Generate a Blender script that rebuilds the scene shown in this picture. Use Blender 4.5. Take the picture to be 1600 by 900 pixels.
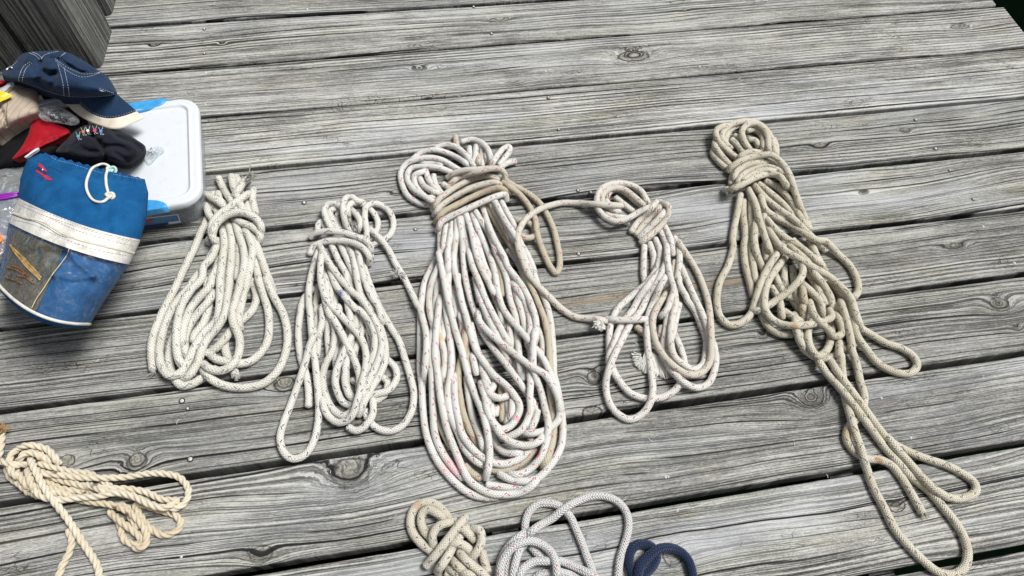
import bpy, bmesh, math, random
import numpy as np
from mathutils import Vector, Matrix, noise as mnoise
from mathutils.bvhtree import BVHTree

random.seed(7)
for o in list(bpy.data.objects):
    bpy.data.objects.remove(o)
scene = bpy.context.scene
COL = scene.collection

# ------------------------------------------------------------------ camera
W0, H0 = 1600.0, 900.0                       # size of the photograph
CF, PITCH, ROLL, AZ, CH = 1036.95, 1.044246, 0.095016, 0.248339, 1.012182
FW = np.array([math.sin(AZ)*math.cos(PITCH), math.cos(AZ)*math.cos(PITCH), -math.sin(PITCH)])
_r0 = np.array([math.cos(AZ), -math.sin(AZ), 0.0])
_u0 = np.cross(_r0, FW)
CR = math.cos(ROLL)*_r0+math.sin(ROLL)*_u0
CU = -math.sin(ROLL)*_r0+math.cos(ROLL)*_u0
cam_data = bpy.data.cameras.new("camera")
cam_data.sensor_width = 36.0
cam_data.lens = 36.0*CF/W0
cam_data.clip_start = 0.02
cam_data.clip_end = 400.0
cam = bpy.data.objects.new("camera", cam_data)
COL.objects.link(cam)
M = Matrix(((CR[0], CU[0], -FW[0], 0), (CR[1], CU[1], -FW[1], 0), (CR[2], CU[2], -FW[2], CH), (0, 0, 0, 1)))
cam.matrix_world = M
scene.camera = cam

# ------------------------------------------------------------------ sky, sun, exposure
SUN_EL, SUN_AZ = math.radians(62), math.radians(84)     # azimuth clockwise from +Y
world = bpy.data.worlds.new("World")
scene.world = world
world.use_nodes = True
wn, wl = world.node_tree.nodes, world.node_tree.links
wn.clear()
wo = wn.new('ShaderNodeOutputWorld')
wb = wn.new('ShaderNodeBackground')
sk = wn.new('ShaderNodeTexSky')
sk.sky_type = 'NISHITA'
sk.sun_disc = False
sk.sun_elevation = SUN_EL
sk.sun_rotation = SUN_AZ
sk.dust_density = 3.0
hs = wn.new('ShaderNodeHueSaturation')
hs.inputs['Saturation'].default_value = 0.22
wl.new(sk.outputs[0], hs.inputs['Color'])
wl.new(hs.outputs[0], wb.inputs[0])
wb.inputs[1].default_value = 0.066
wl.new(wb.outputs[0], wo.inputs[0])
sun = bpy.data.lights.new("sun", 'SUN')
sun.energy = 3.3
sun.angle = math.radians(22)
sun.color = (1.0, 0.985, 0.955)
so = bpy.data.objects.new("sun", sun)
COL.objects.link(so)
sd = Vector((math.sin(SUN_AZ)*math.cos(SUN_EL), math.cos(SUN_AZ)*math.cos(SUN_EL), math.sin(SUN_EL)))
so.rotation_euler = sd.to_track_quat('Z', 'Y').to_euler()
so.location = sd*4
scene.view_settings.view_transform = 'Standard'
scene.view_settings.look = 'None'
scene.view_settings.gamma = 1.0
scene.view_settings.use_curve_mapping = False
scene.view_settings.exposure = 0.30

# ------------------------------------------------------------------ helpers
def ray(px, py):
    return FW*CF+CR*(px-W0/2)+CU*(H0/2-py)

def at(px, py, z=0.0):
    """the point at height z that the photograph shows at this pixel"""
    d = ray(px, py)
    t = (z-CH)/d[2]
    return np.array([d[0]*t, d[1]*t, z])

def link(o, parent=None):
    COL.objects.link(o)
    if parent:
        o.parent = parent
    return o

def tag(o, label=None, cat=None, group=None, kind=None):
    if label: o['label'] = label
    if cat: o['category'] = cat
    if group: o['group'] = group
    if kind: o['kind'] = kind
    return o

def empty(name, loc=(0, 0, 0)):
    o = bpy.data.objects.new(name, None)
    o.empty_display_size = 0.02
    link(o)
    o.location = loc
    return o

def mesh_obj(name, verts, faces, mat=None, parent=None, smooth=True, uvs=None, tint=None):
    """verts in world space; the mesh is moved into its parent's space"""
    verts = np.asarray(verts, dtype=float).reshape(-1, 3)
    off = np.array(parent.location) if parent is not None else np.zeros(3)
    if parent is not None and parent.parent is not None:
        off = off+np.array(parent.parent.location)
    me = bpy.data.meshes.new(name)
    me.from_pydata((verts-off).tolist(), [], [tuple(int(i) for i in f) for f in faces])
    if smooth:
        me.polygons.foreach_set('use_smooth', [True]*len(me.polygons))
    if uvs is not None:
        l = me.uv_layers.new(name='UVMap')
        l.data.foreach_set('uv', np.asarray(uvs, dtype=np.float32).ravel())
    if tint is not None:
        a = me.attributes.new('tint', 'FLOAT', 'POINT')
        a.data.foreach_set('value', np.asarray(tint, dtype=np.float32))
    me.update()
    o = bpy.data.objects.new(name, me)
    if mat:
        me.materials.append(mat)
    link(o, parent)
    return o

def bm_obj(name, bm, mat, parent=None, smooth=True):
    vs = [v.co[:] for v in bm.verts]
    bm.verts.index_update()
    fs = [[v.index for v in f.verts] for f in bm.faces]
    bm.free()
    return mesh_obj(name, vs, fs, mat, parent, smooth)

def catmull(P, n=8, closed=False):
    P = np.asarray(P, dtype=float)
    if len(P) < 3 and not closed:
        t = np.linspace(0, 1, n*len(P))[:, None]
        return P[0]*(1-t)+P[-1]*t
    if closed:
        Q = np.vstack([P[-1], P, P[0], P[1]])
    else:
        Q = np.vstack([2*P[0]-P[1], P, 2*P[-1]-P[-2]])
    out = []
    for i in range(1, len(Q)-2):
        p0, p1, p2, p3 = Q[i-1], Q[i], Q[i+1], Q[i+2]
        d1 = max(np.linalg.norm(p1-p0), 1e-6)**.5
        d2 = max(np.linalg.norm(p2-p1), 1e-6)**.5
        d3 = max(np.linalg.norm(p3-p2), 1e-6)**.5
        m1 = (p1-p0)/d1-(p2-p0)/(d1+d2)+(p2-p1)/d2
        m2 = (p2-p1)/d2-(p3-p1)/(d2+d3)+(p3-p2)/d3
        m1, m2 = m1*d2, m2*d2
        for k in range(n):
            t = k/n
            out.append((2*t**3-3*t**2+1)*p1+(t**3-2*t**2+t)*m1+(-2*t**3+3*t**2)*p2+(t**3-t**2)*m2)
    if not closed:
        out.append(P[-1])
    return np.array(out)

def resample(P, step=None, n=None, closed=False):
    P = np.asarray(P, dtype=float)
    if closed:
        P = np.vstack([P, P[:1]])
    d = np.r_[0, np.cumsum(np.linalg.norm(np.diff(P, axis=0), axis=1))]
    keep = np.r_[True, np.diff(d) > 1e-9]
    P, d = P[keep], d[keep]
    if n is None:
        n = max(3, int(round(d[-1]/step))+1)
    s = np.linspace(0, d[-1], n+1 if closed else n)
    R = np.stack([np.interp(s, d, P[:, k]) for k in range(P.shape[1])], 1)
    return R[:-1] if closed else R

def tube_arrays(P, r, segs=12, prof=None, twist=0.0, cap=True, rscale=None, jit=0.0):
    """swept tube along P; returns verts, faces, uv per loop (metres along, turns round)"""
    P = np.asarray(P, dtype=float)
    n = len(P)
    T = np.gradient(P, axis=0)
    T /= np.maximum(np.linalg.norm(T, axis=1), 1e-9)[:, None]
    s = np.r_[0, np.cumsum(np.linalg.norm(np.diff(P, axis=0), axis=1))]
    up = np.array([0, 0, 1.0]) if abs(T[0][2]) < .9 else np.array([1.0, 0, 0])
    N = up-T[0]*(up@T[0]); N /= np.linalg.norm(N)
    Ns = [N]
    for i in range(1, n):
        N = N-T[i]*(N@T[i]); N /= max(np.linalg.norm(N), 1e-9)
        Ns.append(N)
    Ns = np.array(Ns); Bs = np.cross(T, Ns)
    th = np.linspace(0, 2*math.pi, segs, endpoint=False)
    R = np.full((n, segs), r)
    if prof is not None:
        R = r*prof(th[None, :]-twist*s[:, None])
    if rscale is not None:
        R = R*np.asarray(rscale)[:, None]
    if jit:
        rs = np.random.RandomState(n+segs)
        R = R*(1+jit*(rs.rand(n, segs)-.5))
    V = P[:, None]+R[..., None]*(np.cos(th)[None, :, None]*Ns[:, None]+np.sin(th)[None, :, None]*Bs[:, None])
    V = V.reshape(-1, 3)
    F, U = [], []
    for i in range(n-1):
        a = i*segs
        u0, u1 = s[i], s[i+1]
        for j in range(segs):
            k = (j+1) % segs
            F.append((a+j, a+k, a+segs+k, a+segs+j))
            v0, v1 = j/segs, (j+1)/segs
            U += [(u0, v0), (u0, v1), (u1, v1), (u1, v0)]
    if cap:
        base = len(V)
        V = np.vstack([V, P[0]-T[0]*r*.45, P[-1]+T[-1]*r*.45])
        for j in range(segs):
            k = (j+1) % segs
            F.append((base, k, j)); U += [(s[0], .5), (s[0], (j+1)/segs), (s[0], j/segs)]
            a = (n-1)*segs
            F.append((base+1, a+j, a+k)); U += [(s[-1], .5), (s[-1], j/segs), (s[-1], (j+1)/segs)]
    return V, F, U

class Acc:
    """collects several tubes or shells into ONE mesh"""
    def __init__(self): self.V, self.F, self.U, self.T, self.n = [], [], [], [], 0
    def add(self, V, F, U=None, tint=0.0):
        V = np.asarray(V, dtype=float)
        self.V.append(V)
        self.F += [tuple(i+self.n for i in f) for f in F]
        if U is None: U = [(0.0, 0.0)]*sum(len(f) for f in F)
        self.U += U
        self.T.append(np.full(len(V), tint))
        self.n += len(V)
    def tube(self, P, r, tint=0.0, **k):
        V, F, U = tube_arrays(P, r, **k)
        self.add(V, F, U, tint)
    def build(self, name, mat, parent=None, smooth=True):
        if not self.V: return None
        return mesh_obj(name, np.vstack(self.V), self.F, mat, parent, smooth, self.U, np.concatenate(self.T))

# ------------------------------------------------------------------ node helpers
class NT:
    def __init__(self, name):
        self.m = bpy.data.materials.new(name)
        self.m.use_nodes = True
        self.t = self.m.node_tree
        self.t.nodes.clear()
        self.out = self.t.nodes.new('ShaderNodeOutputMaterial')
        self.b = self.t.nodes.new('ShaderNodeBsdfPrincipled')
        self.t.links.new(self.b.outputs[0], self.out.inputs[0])
    def put(self, sock, v):
        if isinstance(v, bpy.types.NodeSocket): self.t.links.new(v, sock)
        elif v is not None: sock.default_value = v
    def math(self, op, a, b=None, c=None, clamp=False):
        n = self.t.nodes.new('ShaderNodeMath'); n.operation = op; n.use_clamp = clamp
        self.put(n.inputs[0], a); self.put(n.inputs[1], b); self.put(n.inputs[2], c)
        return n.outputs[0]
    def add(self, a, b): return self.math('ADD', a, b)
    def sub(self, a, b): return self.math('SUBTRACT', a, b)
    def mul(self, a, b): return self.math('MULTIPLY', a, b)
    def vec(self, x, y, z=0.0):
        n = self.t.nodes.new('ShaderNodeCombineXYZ')
        self.put(n.inputs[0], x); self.put(n.inputs[1], y); self.put(n.inputs[2], z)
        return n.outputs[0]
    def sep(self, v):
        n = self.t.nodes.new('ShaderNodeSeparateXYZ'); self.put(n.inputs[0], v)
        return n.outputs
    def coord(self, which='Object'):
        return self.t.nodes.new('ShaderNodeTexCoord').outputs[which]
    def noise(self, v, scale=1.0, detail=3.0, rough=.55, dist=0.0, color=False):
        n = self.t.nodes.new('ShaderNodeTexNoise')
        self.put(n.inputs['Vector'], v)
        n.inputs['Scale'].default_value = scale; n.inputs['Detail'].default_value = detail
        n.inputs['Roughness'].default_value = rough; n.inputs['Distortion'].default_value = dist
        return n.outputs[1 if color else 0]
    def ramp(self, f, stops):
        n = self.t.nodes.new('ShaderNodeValToRGB'); self.put(n.inputs[0], f)
        e = n.color_ramp.elements
        while len(e) < len(stops): e.new(.5)
        for k, (p, c) in enumerate(stops):
            e[k].position = p
            e[k].color = (c, c, c, 1) if isinstance(c, (int, float)) else (*c, 1)
        return n.outputs[0]
    def rng(self, v, a, b, c=0.0, d=1.0, smooth=True):
        n = self.t.nodes.new('ShaderNodeMapRange')
        n.interpolation_type = 'SMOOTHSTEP' if smooth else 'LINEAR'
        self.put(n.inputs[0], v)
        for i, x in enumerate((a, b, c, d)): self.put(n.inputs[i+1], x)
        return n.outputs[0]
    def mix(self, f, a, b, mode='MIX'):
        n = self.t.nodes.new('ShaderNodeMix'); n.data_type = 'RGBA'; n.blend_type = mode
        self.put(n.inputs[0], f)
        for s, v in ((n.inputs[6], a), (n.inputs[7], b)):
            if isinstance(v, tuple) and len(v) == 3: v = (*v, 1)
            if isinstance(v, (int, float)): v = (v, v, v, 1)
            self.put(s, v)
        return n.outputs[2]
    def bump(self, h, strength=1.0, dist=.001):
        n = self.t.nodes.new('ShaderNodeBump')
        n.inputs['Strength'].default_value = strength; n.inputs['Distance'].default_value = dist
        self.put(n.inputs['Height'], h)
        self.put(self.b.inputs['Normal'], n.outputs[0])
    def col(self, c): self.put(self.b.inputs['Base Color'], (*c, 1) if isinstance(c, tuple) else c)
    def set(self, **k):
        for a, v in k.items(): self.put(self.b.inputs[a.replace('_', ' ')], v)
        return self

def simple(name, color, rough=.6, noise_amt=.15, nscale=60, bump=0.0, bscale=400, bdist=.0005, **k):
    n = NT(name)
    c = n.coord()
    f = n.noise(c, nscale, 4)
    n.col(n.mix(n.rng(f, .3, .7), tuple(x*(1-noise_amt) for x in color), tuple(min(1, x*(1+noise_amt)) for x in color)))
    n.set(Roughness=rough, **k)
    if bump: n.bump(n.noise(c, bscale, 3), bump, bdist)
    return n.m

WOOD_K = .88
def wood(name, knots=(), seed=0.0, axis='xy', tone=1.0, tint=(1, 1, 1), swirl=1.0, band=1.0, blue=.3, stripe=None):
    """weathered softwood: growth rings bulging round knots, eroded bands, long drying checks"""
    tone *= WOOD_K
    n = NT(name)
    s = n.sep(n.coord())
    x, y = (s[0], s[1]) if axis == 'xy' else (s[2], n.add(s[0], s[1]))
    seedv = seed*7.31
    low = n.noise(n.vec(n.mul(x, 1.3), n.mul(y, 5.0), seedv), 1, 2)
    med = n.noise(n.vec(n.mul(x, 7.0), n.mul(y, 30.0), seedv+3), 1, 2)
    g = n.add(y, n.add(n.mul(n.sub(low, .5), .05*swirl), n.mul(n.sub(med, .5), .0045)))
    core = None; halo = None
    for (kx, ky, sx, sy, amp) in knots:
        kw = n.mul(n.sub(n.noise(n.vec(n.mul(x, 60), n.mul(y, 75), kx*9), 1, 3, .6), .5), 1.3)
        dx = n.math('DIVIDE', n.sub(x, kx), sx); dy = n.math('DIVIDE', n.sub(y, ky), sy)
        r2 = n.mul(n.add(n.mul(dx, dx), n.mul(dy, dy)), n.add(1.0, kw))
        e = n.math('POWER', 2.718, n.mul(r2, -1.0))
        # rings squeeze round the knot: push the grain away on both sides, plus a closed swirl
        wide = n.math('POWER', 2.718, n.mul(n.add(n.mul(n.mul(dx, dx), .12), n.mul(n.mul(dy, dy), .35)), -1.0))
        g = n.sub(g, n.mul(n.mul(n.math('TANH', n.mul(dy, 1.3)), wide), sy*.55))
        g = n.add(g, n.mul(e, amp*.55))
        core = e if core is None else n.math('MAXIMUM', core, e)
    # growth-ring bands
    b1 = n.noise(n.vec(n.mul(x, .9), n.mul(g, 95), seedv+11), 1, 2.5, .6)
    b2 = n.noise(n.vec(n.mul(x, 3.0), n.mul(g, 330), seedv+17), 1, 3, .65)
    b3 = n.noise(n.vec(n.mul(x, 16.0), n.mul(g, 1100), seedv+23), 1, 2, .6)
    wv = n.math('SINE', n.mul(n.add(g, n.mul(b1, .004)), 2*math.pi/.0088))
    wmask = n.rng(n.noise(n.vec(n.mul(x, 1.6), n.mul(y, 14), seedv+31), 1, 1), .42, .62)
    h = n.add(n.mul(n.sub(b1, .5), .42*band), n.mul(n.sub(b2, .5), .34))
    h = n.add(h, n.mul(n.sub(b3, .5), .55))
    h = n.add(h, n.mul(n.mul(wv, wmask), .15))
    blot = n.noise(n.vec(n.mul(x, 5), n.mul(y, 16), seedv+41), 1, 4, .6)
    h = n.add(h, n.mul(n.sub(blot, .5), .55))
    fine = n.noise(n.vec(n.mul(x, 220), n.mul(y, 520), seedv), 1, 3, .75)
    rag = n.noise(n.vec(n.mul(x, 55), n.mul(y, 330), seedv+5), 1, 3, .7)
    h2 = n.add(n.add(h, n.mul(n.sub(fine, .5), .50)), n.mul(n.sub(rag, .5), .42))
    # eroded hairlines between the rings
    wob = n.mul(n.sub(n.noise(n.vec(n.mul(x, 45), n.mul(y, 110), seedv), 1, 3, .7), .5), .05)
    def lines(F, W, thr, xs, sd, soft=.14):
        t = n.add(n.mul(g, F), n.mul(wob, F*.012))
        i = n.math('FLOOR', t); f = n.math('FRACT', t)
        r = n.math('FRACT', n.mul(n.math('SINE', n.mul(n.add(i, seedv+sd), 12.9898)), 4375.85))
        d = n.math('DIVIDE', n.math('ABSOLUTE', n.sub(f, n.add(.2, n.mul(r, .6)))), F)
        p = n.noise(n.vec(n.mul(x, xs), n.mul(i, 7.31), seedv+sd), 1, 3, .6)
        w = n.rng(p, thr, thr+soft, 0, W)
        return n.math('MULTIPLY', n.math('SUBTRACT', 1.25, n.math('DIVIDE', d, n.add(w, .00002))), 2.2, None, True)
    tn = n.rng(n.noise(n.vec(n.mul(x, 2.5), n.mul(y, 25), seedv+113), 1, 3, .6), .40, .60)
    th = lines(58, .00085, .40, 1.6, 3)
    th2 = n.mul(lines(135, .00060, .42, 3.5, 5), n.add(.35, n.mul(tn, .6)))
    th3 = n.mul(lines(270, .00042, .42, 9, 7), n.add(.15, n.mul(tn, .6)))
    hair = n.math('MAXIMUM', n.math('MAXIMUM', th, th2), th3)
    # long checks
    l1 = lines(19, .0014, .50, .9, 11, .05)
    l2 = lines(41, .0010, .53, 2.2, 13, .06)
    crack = n.math('MAXIMUM', l1, n.mul(l2, .9))
    # short cross-grain splits, most of them near knots
    v = n.t.nodes.new('ShaderNodeTexVoronoi'); v.feature = 'DISTANCE_TO_EDGE'
    n.put(v.inputs['Vector'], n.vec(n.add(n.mul(x, 60), n.mul(med, 5)), n.mul(g, 170), seedv))
    v.inputs['Scale'].default_value = 1.0
    vm = n.rng(n.noise(n.vec(n.mul(x, 9), n.mul(y, 26), seedv+83), 1, 2), .60, .70)
    if core is not None:
        vm = n.math('MAXIMUM', vm, n.mul(n.rng(core, .15, .6), .55))
    l3 = n.mul(n.rng(v.outputs['Distance'], .004, .045, 1, 0), vm)
    crack = n.math('MAXIMUM', crack, n.mul(l3, .75))
    lt = tuple(.56*tone*t for t in tint)
    md = tuple(.345*tone*t for t in tint)
    dk = tuple(.18*tone*t for t in tint)
    colr = n.ramp(n.add(h2, .5), [(0.14, tuple(.05*tone for t in tint)), (.36, dk), (.50, md), (.64, lt), (.88, tuple(.66*tone*t for t in tint))])
    colr = n.mix(n.mul(hair, .86), colr, (.020, .021, .020))
    yl = n.rng(n.noise(n.vec(n.mul(x, 8), n.mul(y, 28), seedv+99), 1, 4, .6), .55, .72)
    colr = n.mix(n.mul(yl, .5), colr, n.mix(1.0, colr, (1.0, .95, .78), 'MULTIPLY'))
    bl = n.rng(n.noise(n.vec(n.mul(x, 2.2), n.mul(y, 11), seedv+91), 1, 3), .45, .72)
    colr = n.mix(n.mul(bl, blue), colr, (.58*tone, .60*tone, .64*tone))
    gr = n.rng(n.noise(n.vec(n.mul(x, 3.1), n.mul(y, 18), seedv+97), 1, 3), .5, .7)
    colr = n.mix(n.mul(gr, .35), colr, n.mix(1.0, colr, (.86, .88, .74), 'MULTIPLY'))
    if stripe:
        (x0, y0, hw) = stripe
        sm = n.mul(n.rng(n.math('ABSOLUTE', n.sub(n.add(y, n.mul(n.sub(low, .5), .03)), y0)), hw*.3, hw, 1, 0), n.rng(b2, .35, .55))
        sm = n.mul(sm, n.rng(n.math('ABSOLUTE', n.sub(x, x0)), .1, .28, 1, 0))
        colr = n.mix(n.mul(sm, .7), colr, (.30, .22, .13))
    if core is not None:
        colr = n.mix(n.mul(n.rng(core, .62, .8), .55), colr, n.mix(1.0, colr, (.50, .46, .38), 'MULTIPLY'))
        ring = n.mul(n.rng(core, .48, .58), n.rng(core, .60, .72, 1, 0))
        colr = n.mix(n.mul(ring, n.rng(blot, .35, .6, .3, .9)), colr, (.03, .028, .025))
    colr = n.mix(n.mul(crack, .95), colr, (.010, .010, .011))
    n.col(colr)
    n.set(Roughness=.86)
    n.put(n.b.inputs['Specular IOR Level'], .25)
    n.bump(n.sub(h2, n.add(n.mul(hair, .8), n.mul(crack, 2.2))), .8, .0016)
    return n.m
# ------------------------------------------------------------------ the deck
GAPS = {
 0: [(180, 41), (410, 28), (855, 0)],
 1: [(180, 114), (410, 97), (850, 67), (1100, 47.5), (1400, 21), (1552, 8)],
 2: [(313, 183), (410, 176), (850, 134), (1100, 120), (1400, 92), (1600, 73)],
 3: [(318, 268), (410, 260), (850, 224), (1100, 199), (1400, 169), (1600, 150)],
 4: [(220, 377), (317, 369.5), (470, 351), (1007, 297), (1100, 289), (1400, 254), (1600, 231)],
 5: [(0, 510), (250, 487.5), (880, 413), (1088, 387), (1400, 348.5), (1600, 325)],
 6: [(0, 641.6), (275, 608), (868, 527), (1082, 497), (1400, 450), (1600, 433)],
 7: [(0, 788), (250, 748.5), (550, 710), (880, 655), (1150, 619), (1437, 575), (1600, 552)],
 8: [(367, 897), (550, 867), (899, 808), (1150, 767), (1430, 720), (1600, 692)]}
GW = {-1: .008, 0: .0085, 1: .0085, 2: .0035, 3: .0105, 4: .0105, 5: .009, 6: .0075, 7: .011, 8: .0115, 9: .01}
LINE = {}
for k, pts in GAPS.items():
    w = np.array([at(*p)[:2] for p in pts])
    b, a = np.polyfit(w[:, 0], w[:, 1], 1)
    LINE[k] = (a, b)
pg = [at(1400, 892), at(1600, 852)]
LINE[9] = (LINE[8][0]-.1475, LINE[8][1])
LINE[-1] = (LINE[0][0]+.147, LINE[0][1])
for k in (-2, -3, -4, -5): LINE[k] = (LINE[k+1][0]+.147, LINE[-1][1])
for k in range(10, 15): LINE[k] = (LINE[k-1][0]-.147, LINE[9][1])
XL, XR = -2.3, 1.468
KNOTS = [  # pixel in the photograph, half-lengths in metres along and across, ring amplitude
 (990, 88, .048, .022, .055), (655, 107, .020, .012, .018), (240, 70, .010, .007, .010), (347, 67, .010, .008, .012),
 (1500, 42, .030, .012, .016), (1415, 203, .016, .010, .012), (1282, 227, .020, .010, .02), (548, 738, .040, .030, .05),
 (929, 590, .016, .016, .03), (925, 645, .022, .016, .012), (1268, 623, .026, .021, .045), (1562, 475, .024, .019, .035),
 (1590, 511, .010, .009, .012), (213, 722, .020, .018, .03), (103, 720, .016, .013, .012), (409, 866, .022, .016, .012),
 (1400, 790, .020, .012, .010), (1350, 300, .014, .008, .006), (1192, 523, .012, .008, .014), (1050, 868, .018, .02, .014),
 (1490, 385, .028, .010, .02), (445, 600, .022, .016, .02), (780, 30, .03, .01, .012), (1070, 15, .012, .006, .006),
 (700, 640, .02, .015, .02), (620, 300, .016, .01, .012), (800, 130, .02, .008, .01)]
def board_of(x, y):
    for k in range(-5, 14):
        if LINE[k+1][0]+LINE[k+1][1]*x < y <= LINE[k][0]+LINE[k][1]*x: return k
kn = {}
for (px, py, sx, sy, amp) in KNOTS:
    w = at(px, py)
    kn.setdefault(board_of(w[0], w[1]), []).append((w[0], w[1], sx, sy, amp))
TONE = {-1: .95, 0: 1.0, 1: 1.02, 2: 1.12, 3: .90, 4: 1.0, 5: .84, 6: .80, 7: .98, 8: 1.06, 9: .92}
BLUE = {0: .2, 1: .2, 2: .45, 3: .3, 4: .55, 5: .15, 6: .15, 7: .25, 8: .5}
SWIRL = {1: .8, 2: .6, 3: 1.2, 4: 1.5, 5: .8, 6: .6, 7: 1.4, 8: 1.6}
SEED = {0: 3.2, 1: 8.4, 2: 1.7, 3: 5.9, 4: 12.3, 5: 7.7, 6: 15.1, 7: 21.4, 8: 27.2}
s5 = at(1040, 452)
stripes = {5: (s5[0], s5[1], .011), 4: (at(1500, 385)[0], at(1500, 385)[1], .010)}
V, F, MI = [], [], []
mats = []
rs = np.random.RandomState(4)
for bi, k in enumerate(range(-5, 14)):
    near = -1 <= k <= 9
    stepx = .02 if near else .3
    xr = XR+.004*math.sin(k*2.7)+(.010 if k == 1 else 0)
    xs = np.arange(XL, xr, stepx); xs = np.r_[xs, xr]
    (a0, b0), (a1, b1) = LINE[k], LINE[k+1]
    g0, g1 = GW.get(k, .007)/2, GW.get(k+1, .007)/2
    zc = float(rs.uniform(-.0012, .0012))
    base = sum(len(v) for v in V)
    prof_n = 10
    vv = []
    for i, x in enumerate(xs):
        j0 = .0011*mnoise.noise(Vector((x*7, k*3.1, 0)))+.0007*mnoise.noise(Vector((x*40, k*3.1, 4)))
        j1 = .0011*mnoise.noise(Vector((x*7, k*3.1+9, 0)))+.0007*mnoise.noise(Vector((x*40, k*3.1+9, 4)))
        yt = a0+b0*x-g0+j0
        yb = a1+b1*x+g1+j1
        r = .0035
        # cross-section, clockwise from the far bottom corner
        z = zc
        vv += [(x, yt, -.038), (x, yt, z-r), (x, yt-r*.35, z-r*.35), (x, yt-r*1.2, z),
               (x, yt*.66+yb*.34, z-.0004), (x, yt*.34+yb*.66, z-.0004),
               (x, yb+r*1.2, z), (x, yb+r*.35, z-r*.35), (x, yb, z-r), (x, yb, -.038)]
    V.append(np.array(vv))
    for i in range(len(xs)-1):
        for j in range(prof_n):
            j2 = (j+1) % prof_n
            F.append((base+i*prof_n+j, base+(i+1)*prof_n+j, base+(i+1)*prof_n+j2, base+i*prof_n+j2)); MI.append(bi)
    F.append(tuple(base+j for j in range(prof_n))); MI.append(bi)
    F.append(tuple(base+(len(xs)-1)*prof_n+j for j in reversed(range(prof_n)))); MI.append(bi)
    mats.append(wood('weathered_board', kn.get(k, ()), SEED.get(k, 31+k*2.3), 'xy', TONE.get(k, .9),
                     (1, .993, .93), SWIRL.get(k, 1), 1.0, BLUE.get(k, .2), stripes.get(k)))
deck = mesh_obj('deck', np.vstack(V), F, None, None, smooth=False)
for m in mats: deck.data.materials.append(m)
deck.data.polygons.foreach_set('material_index', MI)
deck['kind'] = 'structure'

# joists and the edge beam under the boards
dark_wood = wood('joist_wood', (), 50, 'xy', .5)
bmj = bmesh.new()
def add_box(bm, c, s, rot=0):
    r = bmesh.ops.create_cube(bm, size=1.0)
    bmesh.ops.scale(bm, vec=s, verts=r['verts'])
    if rot: bmesh.ops.rotate(bm, cent=(0, 0, 0), matrix=Matrix.Rotation(rot, 3, 'Z'), verts=r['verts'])
    bmesh.ops.translate(bm, vec=c, verts=r['verts'])
    return r['verts']
for x in (-1.65, -1.05, -.535, .07, .62, 1.17, 1.44):
    add_box(bmj, (x, .65, -.13), (.04, 3.6, .18))
j = bm_obj('joists', bmj, dark_wood, None, False); j['kind'] = 'structure'

# water under and beyond the dock
n = NT('dark_water')
n.col((.0014, .0032, .0018)); n.set(Roughness=.35)
n.put(n.b.inputs['Specular IOR Level'], .0); n.put(n.b.inputs['IOR'], 1.05)
n.bump(n.noise(n.coord(), 9, 4), .5, .02)
water = mesh_obj('water', [(-300, -300, -1.3), (300, -300, -1.3), (300, 300, -1.3), (-300, 300, -1.3)], [(0, 1, 2, 3)], n.m)
water['kind'] = 'structure'

# nails: paired heads over each joist
nail_m = simple('nail_head', (.55, .55, .52), .5, .5, 900)
NAILS = [(319, 45), (319, 83), (321, 113), (321, 163), (852, 111), (857, 152), (1072, 62), (1093, 104), (873, 202), (903, 297),
         (1549, 24), (1581, 63), (1431, 187), (1462, 232), (1484, 266), (1521, 311), (1536, 354), (1585, 411), (1423, 684),
         (1377, 622), (284, 626), (293, 638), (297, 717), (1058, 797), (1044, 745), (923, 300), (649, 358), (475, 316),
         (1002, 374), (904, 396), (1040, 745), (1350, 640), (1492, 833), (283, 870), (650, 315), (118, 500), (480, 14), (768, 52), (740, 10)]
def uv_disc(c, r, h, nseg=10):
    vs = [(c[0]+r*math.cos(t), c[1]+r*math.sin(t), c[2]) for t in np.linspace(0, 2*math.pi, nseg, endpoint=False)]
    vs += [(c[0]+r*.7*math.cos(t), c[1]+r*.7*math.sin(t), c[2]+h) for t in np.linspace(0, 2*math.pi, nseg, endpoint=False)]
    fs = [(i, (i+1) % nseg, nseg+(i+1) % nseg, nseg+i) for i in range(nseg)]+[tuple(range(nseg, 2*nseg))]
    return vs, fs
nm = None
for (px, py) in NAILS:
    p = at(px, py, .001)
    if nm is None:
        vs, fs = uv_disc((0, 0, 0), .0038, .0016)
        v2, f2 = uv_disc((0, 0, -.0004), .0062, .0002)
        nail = mesh_obj('nail', list(vs)+list(v2), list(fs)+[tuple(i+20 for i in f) for f in f2], nail_m, deck); nm = nail
        nail.data.materials.append(simple('nail_stain', (.03, .03, .03), .9))
        for p_ in list(nail.data.polygons)[len(fs):]: p_.material_index = 1
    else:
        nail = nm.copy(); link(nail, deck)
    nail.location = p+np.array([0, 0, -.0004])
    sc = random.uniform(.55, .85); nail.scale = (sc, sc, 1)

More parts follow.
